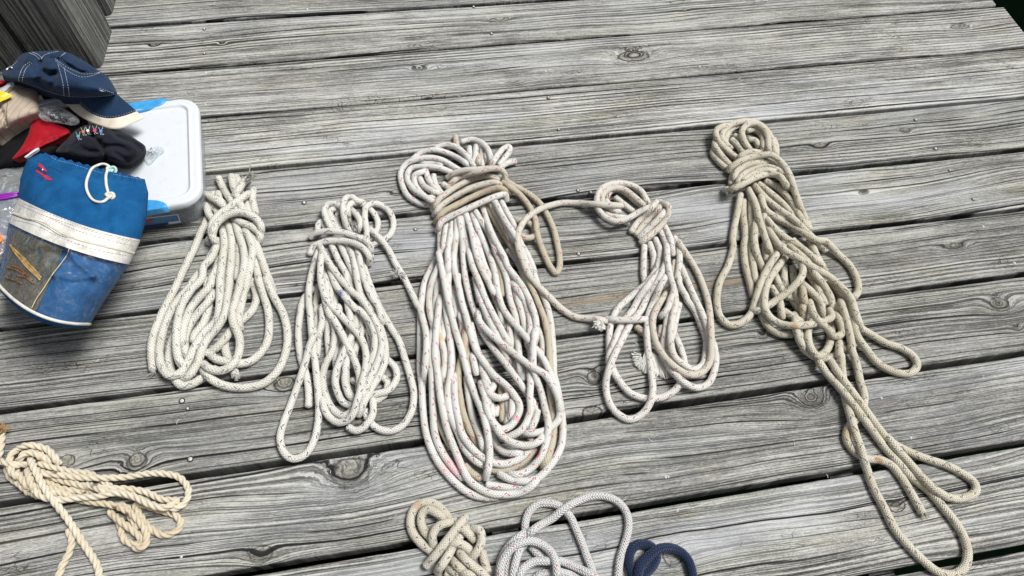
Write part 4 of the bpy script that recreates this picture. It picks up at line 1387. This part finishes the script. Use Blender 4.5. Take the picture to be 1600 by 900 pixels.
seam('ribbing', tt, [f"R {330+i*16},{600-i*2} {350+i*16},{570-i*2}" for i in range(0, 14)], simple('black_rib', (.03, .03, .034), .6), bag0, r=.0012, off=.0012)
wt = puff('white_tag', "R 170,834 203,808 245,778 274,768 266,781 225,808 184,836", "R 222,800", .104, .001, .098, simple('tag_white', (.7, .7, .74), .5), bag0, wr=.0002, n=40, rings=5)
clr = clear('crinkled_film', .10, (.93, .94, .95), .06, 90, .004, .5)
tag(puff('plastic_wrapper', "R 265,500 330,475 400,478 470,505 560,580 520,600 440,590 350,575 280,560", "R 410,535", .106, .012, .10, clr, None, wr=.008, wscale=70, seed=8, sharp=.008),
    'crinkled clear plastic wrapper shining just below the navy cap', 'wrapper')
tag(puff('red_pouch', "R -60,292 0,296 56,300 30,318 0,330 -60,345", "R 0,312", .10, .006, .06, redf, None, n=50, rings=8),
    'small red corner of cloth at the left edge under the navy cap', 'cloth')

# ------------------------------------------------------------------ beige pinstriped cap
n = NT('beige_pinstripe')
o = n.coord('Object')
s = n.sep(o)
st = n.math('FRACT', n.mul(n.add(n.add(s[0], n.mul(s[1], -.35)), n.mul(n.noise(o, 20, 2), .012)), 105))
ln = n.rng(n.math('ABSOLUTE', n.sub(st, .5)), .04, .10, 1, 0)
c = n.mix(n.rng(n.noise(o, 30, 4), .3, .7), (.50, .42, .33), (.40, .335, .26))
n.col(n.mix(n.mul(ln, .45), c, (.16, .12, .09))); n.set(Roughness=.9); n.bump(n.noise(o, 800, 2), .5, .0006)
bc = empty('baseball_cap', at(10, 180)); bc.location.z = 0
tag(bc, 'beige pinstriped cap lying at the left edge under the navy cap', 'cap')
bcr = puff('crown', "R -70,560 -70,400 40,330 105,305 200,338 256,350 268,430 275,520 205,562 130,595 60,632 0,668 -50,700", "R 90,470", .105, .028, .06, n.m, bc,
           folds=[("R 0,480 30,560 55,640", .006, 3), ("R 20,520 -10,600", .006, 3)], wr=.004, wscale=24, seed=11)
tt = bvh_of(bcr)
seam('seam', tt, ["R 55,440 48,520 52,600", "R 100,318 190,350 258,362"], simple('dark_thread', (.18, .13, .09), .9), bc, r=.0005)
yel = simple('yellow_card', (.80, .58, .03), .45, .05)
yc = puff('card', "R -40,378 20,372 60,385 85,402 50,425 15,440 -30,458", "R 25,405", .139, .001, .1375, yel, None, wr=.0003, n=50, rings=6, p=8)
tag(yc, 'bright yellow card lying on the beige pinstriped cap', 'card')
tt = bvh_of(yc)
decal('printed_fruit', tt, [[(cx+3.4*math.cos(a), cy+2.0*math.sin(a)) for a in np.linspace(0, 6.28, 14)[:-1]] for cx, cy in ((6, 151), (10.5, 148))], simple('pale_yellow', (.80, .68, .25), .5), yc, .0006)
tag(puff('plastic_sleeve', "R -20,370 30,335 80,305 100,312 70,345 20,385 -20,400", "R 45,345", .136, .003, .132, clear('sleeve_film', .35, (.9, .92, .94), .1), None, n=40, rings=6),
    'strip of clear plastic sleeve between the yellow card and the navy cap', 'sleeve')

# ------------------------------------------------------------------ navy cap with a sand-edged peak
navy = cloth('navy_twill', (.012, .030, .070), .88, var=.25, fold=.35)
nc = empty('baseball_cap', at(110, 150)); nc.location.z = 0
tag(nc, 'navy blue cap with white stitching and a sand-edged peak, on top of the pile', 'cap')
cr_ = puff('crown', "R 28,275 22,240 60,215 88,180 145,115 200,96 260,90 330,88 400,84 470,96 560,140 640,190 700,232 750,262 795,325 818,380 800,398 740,408 640,416 560,414 500,412 420,400 330,372 240,338 130,305 60,300", "R 400,250",
           .128, .060, .10, navy, nc, p=2.2, rings=40, n=150, wr=.004, wscale=26, seed=21, sharp=.004,
           folds=[("R 285,175 300,220 345,255 385,250", .018, 6), ("R 330,370 300,330 285,280 300,240", .009, 5), ("R 420,150 500,205 580,240 650,235", .012, 4),
                  ("R 160,180 220,190 250,240 260,300", .006, 5), ("R 380,300 360,340 330,370", .006, 5), ("R 560,170 600,200 640,215", .005, 5), ("R 480,230 600,280 740,300", .005, 9)])
tt = bvh_of(cr_)
thr = simple('white_thread', (.55, .58, .62), .8)
seam('stitching', tt, ["R 390,145 440,185 520,228 580,250 640,250 715,237", "R 392,158 440,205 510,250 570,272 640,265 700,243",
    "R 408,185 430,260 445,330 450,402", "R 450,205 465,270 480,340 487,405", "R 208,168 165,200 142,250 130,298", "R 222,175 185,210 165,260 155,305",
    "R 205,102 250,122 290,158", "R 228,98 268,115 300,142", "R 350,105 310,120 285,155", "R 420,132 460,102", "R 130,298 240,334 330,368 420,396 500,408 640,411 780,398 812,390",
    "R 340,105 375,100 410,90", "R 85,195 130,158", "R 700,350 760,372 800,385"], thr, nc, r=.00045, off=.0003, dashed=.0045)
q = hit(tt, *px_of("R 388,128")[0])
bm = bmesh.new(); vs = bmesh.ops.create_uvsphere(bm, u_segments=16, v_segments=10, radius=.0062)['verts']
bmesh.ops.scale(bm, vec=(1.2, 1, .6), verts=vs); bmesh.ops.translate(bm, vec=tuple(q+np.array([0, 0, .001])), verts=vs)
bm_obj('button', bm, navy, nc)
decal('white_mark', tt, ["R 692,360 712,362 735,372 712,370"], thr, nc, .0008)
a = Acc(); P = np.array([hit(tt, *p_, .002) if hit(tt, *p_) is not None else at(*p_, .13) for p_ in px_of("R 45,222 60,208 80,206 92,214")])
a.tube(resample(catmull(P, 4), step=.002), .0016, segs=8); a.build('buckle', simple('buckle_metal', (.7, .72, .72), .3, Metallic=.6), nc)
puff('back_strap', "R 16,235 30,215 48,212 50,250 45,290 25,285 18,262", "R 34,250", .125, .006, .11, navy, nc, n=40, rings=8)
# the peak: a curved, thick sheet
def strip(name, A, B, zA, zB, mat, parent, m=40, k=10, arch=.0, th=.0028):
    PA = resample(catmull(px_of(A), 10), n=m); PB = resample(catmull(px_of(B), 10), n=m)
    V, F = [], []
    for side in (0, 1):
        for i in range(m):
            for j in range(k):
                u, v = i/(m-1), j/(k-1)
                q = PA[i]*(1-v)+PB[i]*v
                z = zA*(1-v)+zB*v+arch*(1-(2*u-1)**2)-side*th
                V.append(at(q[0], q[1], z))
    N = m*k
    for i in range(m-1):
        for j in range(k-1):
            a = i*k+j
            F.append((a, a+1, a+k+1, a+k)); F.append((N+a, N+a+k, N+a+k+1, N+a+1))
    for i in range(m-1):
        for j in (0, k-1):
            a = i*k+j; F.append((a, a+k, N+a+k, N+a))
    for j in range(k-1):
        for i in (0, m-1):
            a = i*k+j; F.append((a, N+a, N+a+1, a+1))
    bm = bmesh.new(); vs = [bm.verts.new(v) for v in V]
    for f in F: bm.faces.new([vs[i] for i in f])
    bmesh.ops.recalc_face_normals(bm, faces=bm.faces[:])
    return bm_obj(name, bm, mat, parent)
pk1 = strip('peak', "R 530,405 620,405 720,402 815,384", "R 530,420 590,487 665,538 760,562 860,548 962,512", .131, .106, navy, nc, arch=.008)
n = NT('sand_cloth'); o = n.coord()
n.col(n.mix(n.rng(n.noise(o, 45, 4), .35, .75), (.66, .62, .54), (.56, .47, .32))); n.set(Roughness=.9); n.bump(n.noise(o, 700, 2), .4, .0005)
strip('peak_edge', "R 528,416 590,487 665,538 760,562 860,548 962,512", "R 415,404 470,466 560,545 690,610 825,638 1016,562", .1062, .0985, n.m, nc, arch=.0078, k=6)
seam('peak_stitching', bvh_of(pk1), ["R 545,425 600,480 670,528 760,552 858,538 950,506"], thr, nc, r=.0004, dashed=.004)

# ------------------------------------------------------------------ black cap with five little figures
blackc = cloth('black_twill', (.008, .010, .017), .88, var=.3, fold=.4, sheen=.05)
kc = empty('baseball_cap', at(160, 225)); kc.location.z = 0
tag(kc, 'crumpled black cap with five small coloured embroidered figures, lying on the white lid', 'cap')
kcr = puff('crown', "R 392,800 430,748 480,702 525,650 590,612 660,604 730,616 800,635 880,665 960,712 1022,760 1022,795 985,838 905,884 840,882 770,862 720,872 620,875 540,865 450,835", "R 690,735",
           .088, .045, .072, blackc, kc, p=2.4, rings=34, n=140, wr=.005, wscale=34, seed=31, sharp=.007,
           folds=[("R 650,690 705,740 740,800 735,860", .016, 5), ("R 790,640 830,690 930,730 1000,775", .010, 4), ("R 540,740 620,790 690,800", .007, 4),
                  ("R 800,800 860,840 900,870", .006, 5), ("R 760,760 830,760 900,790", .008, 5), ("R 430,770 520,770 580,790", .005, 4)])
tt = bvh_of(kcr)
figs = [((553, 690), (.10, .42, .55), 'teal'), ((588, 660), (.65, .22, .04), 'orange'), ((620, 652), (.72, .70, .60), 'white'), ((668, 648), (.62, .04, .16), 'pink'), ((710, 656), (.05, .25, .60), 'blue')]
wline = simple('white_embroidery', (.65, .67, .7), .8)
for (fx, fy), colr, cn in figs:
    cx, cy = fx/4.5, 60+fy/4.5
    body = [(cx+2.6*math.cos(a), cy+2.3*math.sin(a)) for a in np.linspace(0, 6.28, 12)[:-1]]
    fo = decal('embroidered_figure', tt, [body], simple('thread_'+cn, colr, .8, .1), kc, .0012)
    if fo:
        seam('outline', tt, [f"R {fx-8},{fy-10} {fx-14},{fy-22} {fx-18},{fy-30}", f"R {fx+6},{fy-12} {fx+10},{fy-24} {fx+12},{fy-34}",
             f"R {fx+4},{fy+8} {fx+10},{fy+18} {fx+16},{fy+24} {fx+22},{fy+18}", f"R {fx-4},{fy+8} {fx-2},{fy+18} {fx+4},{fy+26}"], wline, fo, r=.0003, off=.0006)

# ------------------------------------------------------------------ small clear packet on the lid
pkt = puff('small_packet', "V 160,425 210,402 258,387 302,408 262,440 205,492 178,460", "V 230,435", ZL+.0015, .002, ZL-.002, clear('packet_film', .12, (.93, .95, .96), .06, 120, .003, .4), None, wr=.0012, wscale=90, seed=41, n=60, rings=10)
tag(pkt, 'tiny clear plastic packet of small fittings lying on the white lid', 'packet')
a = Acc(); rs = np.random.RandomState(3)
for i in range(7):
    p0 = at(180+(200+rs.uniform(-15, 50))/3.913, 130+(428+rs.uniform(-14, 14))/3.913, ZL+.0005)
    th = rs.uniform(0, 3.1)
    a.tube(np.array([p0, p0+np.array([math.cos(th), math.sin(th), 0])*.004, p0+np.array([math.cos(th), math.sin(th), 0])*.008]), .0011, segs=8)
a.build('fittings', simple('steel_bits', (.45, .5, .52), .3, Metallic=.8), pkt)

# ------------------------------------------------------------------ clear zip bag at the left edge
zb = empty('zip_bag', at(0, 330)); zb.location.z = 0
tag(zb, 'clear plastic zip bag with a purple closure at the left edge', 'plastic bag')
inn = cloth('dark_blue_cloth', (.015, .035, .10), .9)
puff('contents', "X -40,300 0,296 30,290 34,330 20,375 10,410 -40,440", "X -5,360", .02, .03, .001, inn, zb, wr=.008, wscale=50, seed=51)
clb = clear('bag_film', .22, (.80, .84, .88), .10, 22, .008, .25)
puff('plastic_film', "X -40,256 5,250 40,243 75,245 60,280 50,320 34,360 18,398 0,425 -40,440", "X 0,320", .035, .05, .0005, clb, zb, wr=.006, wscale=20, seed=52, sharp=.003)
tb = bvh_of(COL.objects['plastic_film'])
purp = simple('purple_plastic', (.24, .015, .34), .35, .15)
seam('closure', tb, ["T -60,422 40,405 150,386", "T -60,436 40,420 150,402", "T -60,450 60,432 150,412"], purp, zb, r=.0024, off=.003)
of = puff('foam_float', "X -20,364 -2,362 5,368 8,376 2,381 -8,384 -22,386", "X -6,374", .075, .012, .05, simple('orange_foam', (.80, .22, .08), .6, .1), None, n=40, rings=10, wr=.001)
tag(of, 'small orange foam float at the left edge, beside the blue ditty bag', 'float')

# ------------------------------------------------------------------ blue ditty bag
db = empty('ditty_bag', at(90, 440)); db.location.z = 0
tag(db, 'blue canvas drawstring bag with a white zipper band and clear window, leaning on the box', 'bag')
KV = [0, .12, .24, .36, .5, .65, .8, 1]
KL = np.array([(64, 238), (42, 250), (32, 278), (28, 311), (14, 345), (9, 381), (2, 412), (-6, 440)], float)
KR = np.array([(226, 280), (232, 302), (229, 340), (219, 377), (203, 411), (184, 440), (162, 472), (141, 507)], float)
KS = [1, 4, 7, 8, 7, 9, 13, 20]                       # how far each ring sags in the picture
KZ = [.105, .100, .096, .094, .090, .086, .082, .076]   # height of the two sides
KT = [.018, .042, .056, .064, .070, .074, .076, .074]   # height of the crest above them
def bag_pt(u, v, off=0.0, noise_k=1.0):
    I = lambda K: np.array([np.interp(v, KV, np.asarray(K)[:, c]) for c in range(2)]) if np.ndim(K) == 2 else np.interp(v, KV, K)
    L, R = I(KL), I(KR)
    q = L*(1-u)+R*u
    d = R-L; d /= np.linalg.norm(d); nrm = np.array([-d[1], d[0]])
    w = (1-(2*u-1)**2)
    q = q+nrm*I(KS)*w
    z = I(KZ)+I(KT)*w**.55+off
    g = at(q[0], q[1], z)
    vv = Vector((g[0]*16, g[1]*16, 3))
    z += noise_k*.009*mnoise.noise(vv)*min(1, w*2.5)+noise_k*.003*mnoise.noise(vv*2.7)*min(1, w*2.5)
    # soft creases in the cloth
    if v < .37:
        P = np.array([(95, 262), (125, 285), (150, 330)], float); z -= .005*math.exp(-(seg_dist(q, P)/9)**2)
        P = np.array([(175, 300), (165, 340), (170, 365)], float); z -= .003*math.exp(-(seg_dist(q, P)/7)**2)
        g2 = max(0, 1-v/.085)
        z += g2*.0035*math.sin(u*78+2*math.sin(u*9)); q = q+nrm*g2*1.3*math.sin(u*78+1)
    else:
        P = np.array([(105, 385), (120, 410), (147, 432)], float); z += .006*math.exp(-(seg_dist(q, P)/4)**2)
        P = np.array([(85, 430), (115, 436), (147, 432)], float); z += .006*math.exp(-(seg_dist(q, P)/4)**2)
        P = np.array([(40, 400), (70, 392), (100, 400)], float); z -= .006*math.exp(-(seg_dist(q, P)/7)**2)
    return q, z
def bag_skin(name, v0, v1, mat, parent, off=0.0, m=90, k=40, u0=0.0, u1=1.0, nk=1.0):
    V, F = [], []
    for j in range(k):
        for i in range(m):
            u = u0+(u1-u0)*(.5-.5*math.cos(math.pi*i/(m-1))); v = v0+(v1-v0)*j/(k-1)
            q, z = bag_pt(u, v, off, nk); V.append(at(q[0], q[1], z))
    for j in range(k-1):
        for i in range(m-1):
            a = j*m+i; F.append((a, a+m, a+m+1, a+1))
    return mesh_obj(name, V, F, mat, parent)
n = NT('blue_canvas'); o = n.coord()
f = n.noise(o, 26, 5, .65)
c = n.mix(n.rng(f, .35, .72), (.006, .072, .205), (.011, .104, .27))
c = n.mix(n.mul(n.rng(n.noise(o, 130, 4, .7), .55, .8), .35), c, (.04, .18, .42))
n.col(c); n.set(Roughness=.9); n.put(n.b.inputs['Specular IOR Level'], .12)
n.bump(n.add(n.mul(n.noise(o, 60, 4, .6, 1.0), 3.0), n.noise(o, 1300, 2)), .6, .0010)
canvas = n.m
cv = bag_skin('canvas_top', 0, .365, canvas, db, k=70, m=150)
n = NT('white_vinyl'); o = n.coord()
n.col(n.mix(n.rng(n.noise(o, 50, 5, .7), .45, .75), (.70, .69, .65), (.48, .46, .42))); n.set(Roughness=.5)
n.bump(n.noise(o, 70, 4, .6, 1.5), .6, .003)
zbnd = bag_skin('zipper_band', .352, .512, n.m, db, off=.0022, k=14, nk=1.0)
inner = bag_skin('lining', .49, 1.0, cloth('blue_lining', (.010, .085, .23), .8), db, off=-.005, k=40)
n = NT('window_junk'); o = n.coord()
n.col(n.ramp(n.noise(o, 42, 5, .65, 1.2), [(.30, (.02, .03, .045)), (.45, (.10, .11, .10)), (.52, (.16, .11, .06)), (.60, (.045, .06, .07)), (.72, (.22, .22, .20))]))
n.set(Roughness=.4); n.bump(n.noise(o, 60, 4, .6, 1.5), .9, .005)
junk = n.m
# what lies behind the left half of the window
ct = bag_skin('window_contents', .53, .985, junk, db, off=-.0032, k=34, u0=.04, u1=.47)
win = bag_skin('clear_window', .505, 1.0, clear('window_film', .02, (.93, .96, .97), .12, 24, .016, .07), db, off=.001, k=60, nk=1.0)
# underside and base
V, F = [], []
m, k = 60, 20
for j in range(k):
    for i in range(m):
        u, v = i/(m-1), j/(k-1)
        q, z = bag_pt(u, v, 0, 0)
        w = 1-(2*u-1)**2
        side = np.interp(v, KV, KZ)
        zl = max(.0015, side-(side-.002)*w**.4) if v > .45 else max(.073, side-.02*w**.4)
        if .3 < v <= .45: zl = max(.004+(.45-v)/.15*.069, side-(side-.004)*w**.4)
        L = np.array([np.interp(v, KV, KL[:, c]) for c in range(2)]); R = np.array([np.interp(v, KV, KR[:, c]) for c in range(2)])
        ed = L*(1-u)+R*u
        b = at(*ed, side) if True else None
        # keep the underside below the chord between the two sides
        dn = np.array([-1.0, 6.5])*w*max(0, (v-.6)/.4)
        sag = np.interp(v, KV, KS)*w*.9
        V.append(at(ed[0]+dn[0], ed[1]+dn[1]+sag, zl))
for j in range(k-1):
    for i in range(m-1):
        a = j*m+i; F.append((a, a+1, a+m+1, a+m))
mesh_obj('underside', V, F, canvas, db)
# round base disc: between the upper rim and the lower edge
V, F = [], []
base_l = [V_ for V_ in []]
top = []; low = []
Lp, Rp = KL[-1], KR[-1]
for i in range(60):
    u = i/59
    q, z = bag_pt(u, 1.0, -.001); top.append(at(q[0], q[1], z))
    w = 1-(2*u-1)**2
    ed = Lp*(1-u)+Rp*u
    side = KZ[-1]
    k_ = w*(1.15-.75*u)
    low.append(at(ed[0]-3*k_, ed[1]+KS[-1]*w+11*k_, max(.002, side-(side-.002)*w**.5)))
rows = 8
for r_ in range(rows):
    t = r_/(rows-1)
    for i in range(60):
        p = top[i]*(1-t)+low[i]*t
        bul = math.sin(math.pi*t)*.004
        V.append(p+np.array([-.5, -.8, -.3])*bul)
for r_ in range(rows-1):
    for i in range(59):
        a = r_*60+i; F.append((a, a+1, a+61, a+60))
mesh_obj('base', V, F, canvas, db)
# piping along the rim of the base
a = Acc(); a.tube(resample(np.array(top)+np.array([0, 0, .0015]), step=.003), .0023, segs=10)
a.build('piping', simple('white_piping', (.68, .66, .60), .6), db)
# zipper teeth, slider slit and seams on the band
tz = bvh_of(zbnd)
P = catmull(px_of("T 108,545 200,578 300,600 370,622 430,662 520,715 600,748 700,780 850,818 1000,850 1125,880"), 12)
P = resample(P, step=.5)
zig = []
for i, q in enumerate(P):
    d = P[min(i+1, len(P)-1)]-P[max(i-1, 0)]; d /= np.linalg.norm(d)
    nn = np.array([-d[1], d[0]])
    h = hit(tz, *(q+nn*(1.5 if (i//2) % 2 else -1.5)), .0008)
    if h is not None: zig.append(h)
a = Acc(); a.tube(np.array(zig), .00055, segs=5)
a.build('zip_teeth', simple('zip_cream', (.66, .62, .54), .5), zbnd)
seam('zip_slit', tz, ["T 105,556 200,595 300,620 400,670 480,722 560,752"], simple('zip_dark', (.03, .03, .03), .8), zbnd, r=.0004, off=.0003)
seam('band_stitching', tz, ["T 150,470 350,560 600,645 850,720 1150,795", "T 110,600 300,650 500,745 800,850 1090,905", "T 420,590 640,690 850,755 1140,830", "T 160,455 450,565 700,665 1000,750 1150,782"],
     simple('grey_thread', (.22, .22, .2), .8), zbnd, r=.00035, off=.0003, dashed=.005)
tw = bvh_of(win)
seam('window_seam', tw, ["U 612,105 600,200 540,290 470,380 380,520 330,590 280,685"], simple('yellowed_thread', (.5, .46, .3), .6), db, r=.0007, off=.0006)
# yellowish sticks inside
ti = bvh_of(ct)
a = Acc()
for s_ in ("U 100,130 180,250 260,340 360,440", "U 130,160 210,245 300,335 370,420", "U 190,240 270,330 350,415"):
    P = on_path(ti, s_, .0018)
    if len(P) > 3: a.tube(resample(P, step=.004), .0015, segs=8)
a.build('bamboo_sticks', simple('bamboo', (.42, .27, .09), .5, .4, 100), db)
a = Acc()
for s_ in ("U 70,330 150,350 220,390", "U 60,420 130,440 200,470", "U 110,310 180,340 290,440", "U 160,400 240,420 300,470"):
    P = on_path(ti, s_, .0015)
    if len(P) > 3: a.tube(resample(P, step=.004), .0016, segs=8)
a.build('brown_twigs', simple('brown_bits', (.16, .08, .035), .6, .5, 100), db)
# drawstring with a knot
tc = bvh_of(cv)
cord = simple('cream_cord', (.66, .64, .56), .8, .1)
a = Acc()
for s_ in ("T 905,160 870,140 820,145 765,190 728,265 722,340 745,410 790,452 850,462 888,432", "T 888,168 878,240 882,320 895,400"):
    P = px_of(s_); P = catmull(P, 8)
    Q = []
    for i, (x_, y_) in enumerate(P):
        h = hit(tc, x_, y_, .0022)
        if h is None: h = at(x_, y_, .12)
        Q.append(h)
    Q = np.array(Q)
    for _ in range(6): Q[1:-1] = (Q[:-2]+Q[1:-1]*2+Q[2:])/4
    a.tube(resample(Q, step=.0015), .0022, segs=10)
a.build('drawstring', cord, db)
def knot(c, r, mat, name, parent, rad=.0018, seed=0):
    rs = np.random.RandomState(seed)
    t = np.linspace(0, 2*math.pi, 60)
    P = np.stack([(2+np.cos(3*t))*np.cos(2*t), (2+np.cos(3*t))*np.sin(2*t), np.sin(3*t)*1.2], 1)*r/3
    a = Acc(); a.tube(P+np.array(c), rad, segs=8); return a.build(name, mat, parent)
knot(hit(tc, *px_of("T 905,420")[0], .004), .0062, cord, 'cord_knot', db, .0024)
h = hit(tc, *px_of("T 925,190")[0], .003)
knot(h if h is not None else at(174, 266, .12), .0075, simple('mint_cord', (.42, .62, .56), .8), 'mint_knot', db, .0022, 2)
seam('top_stitching', tc, ["T 410,75 480,110 600,140 720,180 850,215", "T 940,225 1040,245 1140,262 1185,275"], simple('pale_thread', (.42, .52, .6), .8), db, r=.0004, dashed=.004)
# embroidered pennant
em = decal('pennant', tc, ["T 322,132 350,148 376,178 394,205 380,205 347,176 320,160", "T 305,188 335,205 368,228 398,238 420,258 442,276 420,280 383,270 362,243 330,222 302,205"],
           simple('crimson_thread', (.42, .02, .07), .8), db, .0009)
if em:
    decal('pennant_field', tc, ["T 315,160 345,176 380,204 396,235 370,228 335,204 306,187"], simple('ink_thread', (.01, .02, .08), .8), em, .0011)
    sx, sy = px_of("T 359,190")[0]
    star = [(sx+(2.0 if i % 2 == 0 else .85)*math.cos(i*math.pi/5+.4), sy+(2.0 if i % 2 == 0 else .85)*math.sin(i*math.pi/5+.4)) for i in range(10)]
    decal('star', tc, [star], simple('star_thread', (.75, .75, .75), .8), em, .0015)
    dk = simple('faded_blue_thread', (.012, .045, .12), .9)
    seam('flag_pole', tc, ["T 322,95 318,120", "T 304,185 300,210 296,240"], dk, em, r=.0004)
    rs = np.random.RandomState(8)
    marks = []
    for i in range(12):
        x_, y_ = 400+i*10, 158+i*4.2
        marks.append(f"T {x_},{y_} {x_+3},{y_+8} {x_+6},{y_+3}")
    for i in range(6):
        x_, y_ = 315+i*8, 240+i*3
        marks.append(f"T {x_},{y_} {x_+2},{y_+9} {x_+5},{y_+4}")
    for i in range(4):
        x_, y_ = 325+i*9, 262+i*4
        marks.append(f"T {x_},{y_} {x_+3},{y_+7} {x_+6},{y_+2}")
    seam('faded_lettering', tc, marks, dk, em, r=.00045)
# fibres shed on the boards
a = Acc(); rs = np.random.RandomState(17)
more_ = [(rs.uniform(250, 1590), rs.uniform(20, 880)) for _ in range(26)]
for (px, py) in more_+[(78, 700), (1110, 330), (1145, 210), (720, 150), (1020, 690), (300, 560), (1120, 410), (860, 40), (590, 730), (1240, 690), (430, 350), (276, 663), (154, 561), (186, 866)]:
    p0 = at(px, py, .0015); th = rs.uniform(0, 6.28); l = rs.uniform(.004, .009)
    d = np.array([math.cos(th), math.sin(th), .1])
    a.tube(np.array([p0, p0+d*l*.5+np.array([-d[1], d[0], 0])*l*.15, p0+d*l]), .0004, segs=5)
fs = a.build('fibre_scraps', tuft_m); tag(fs, kind='stuff')
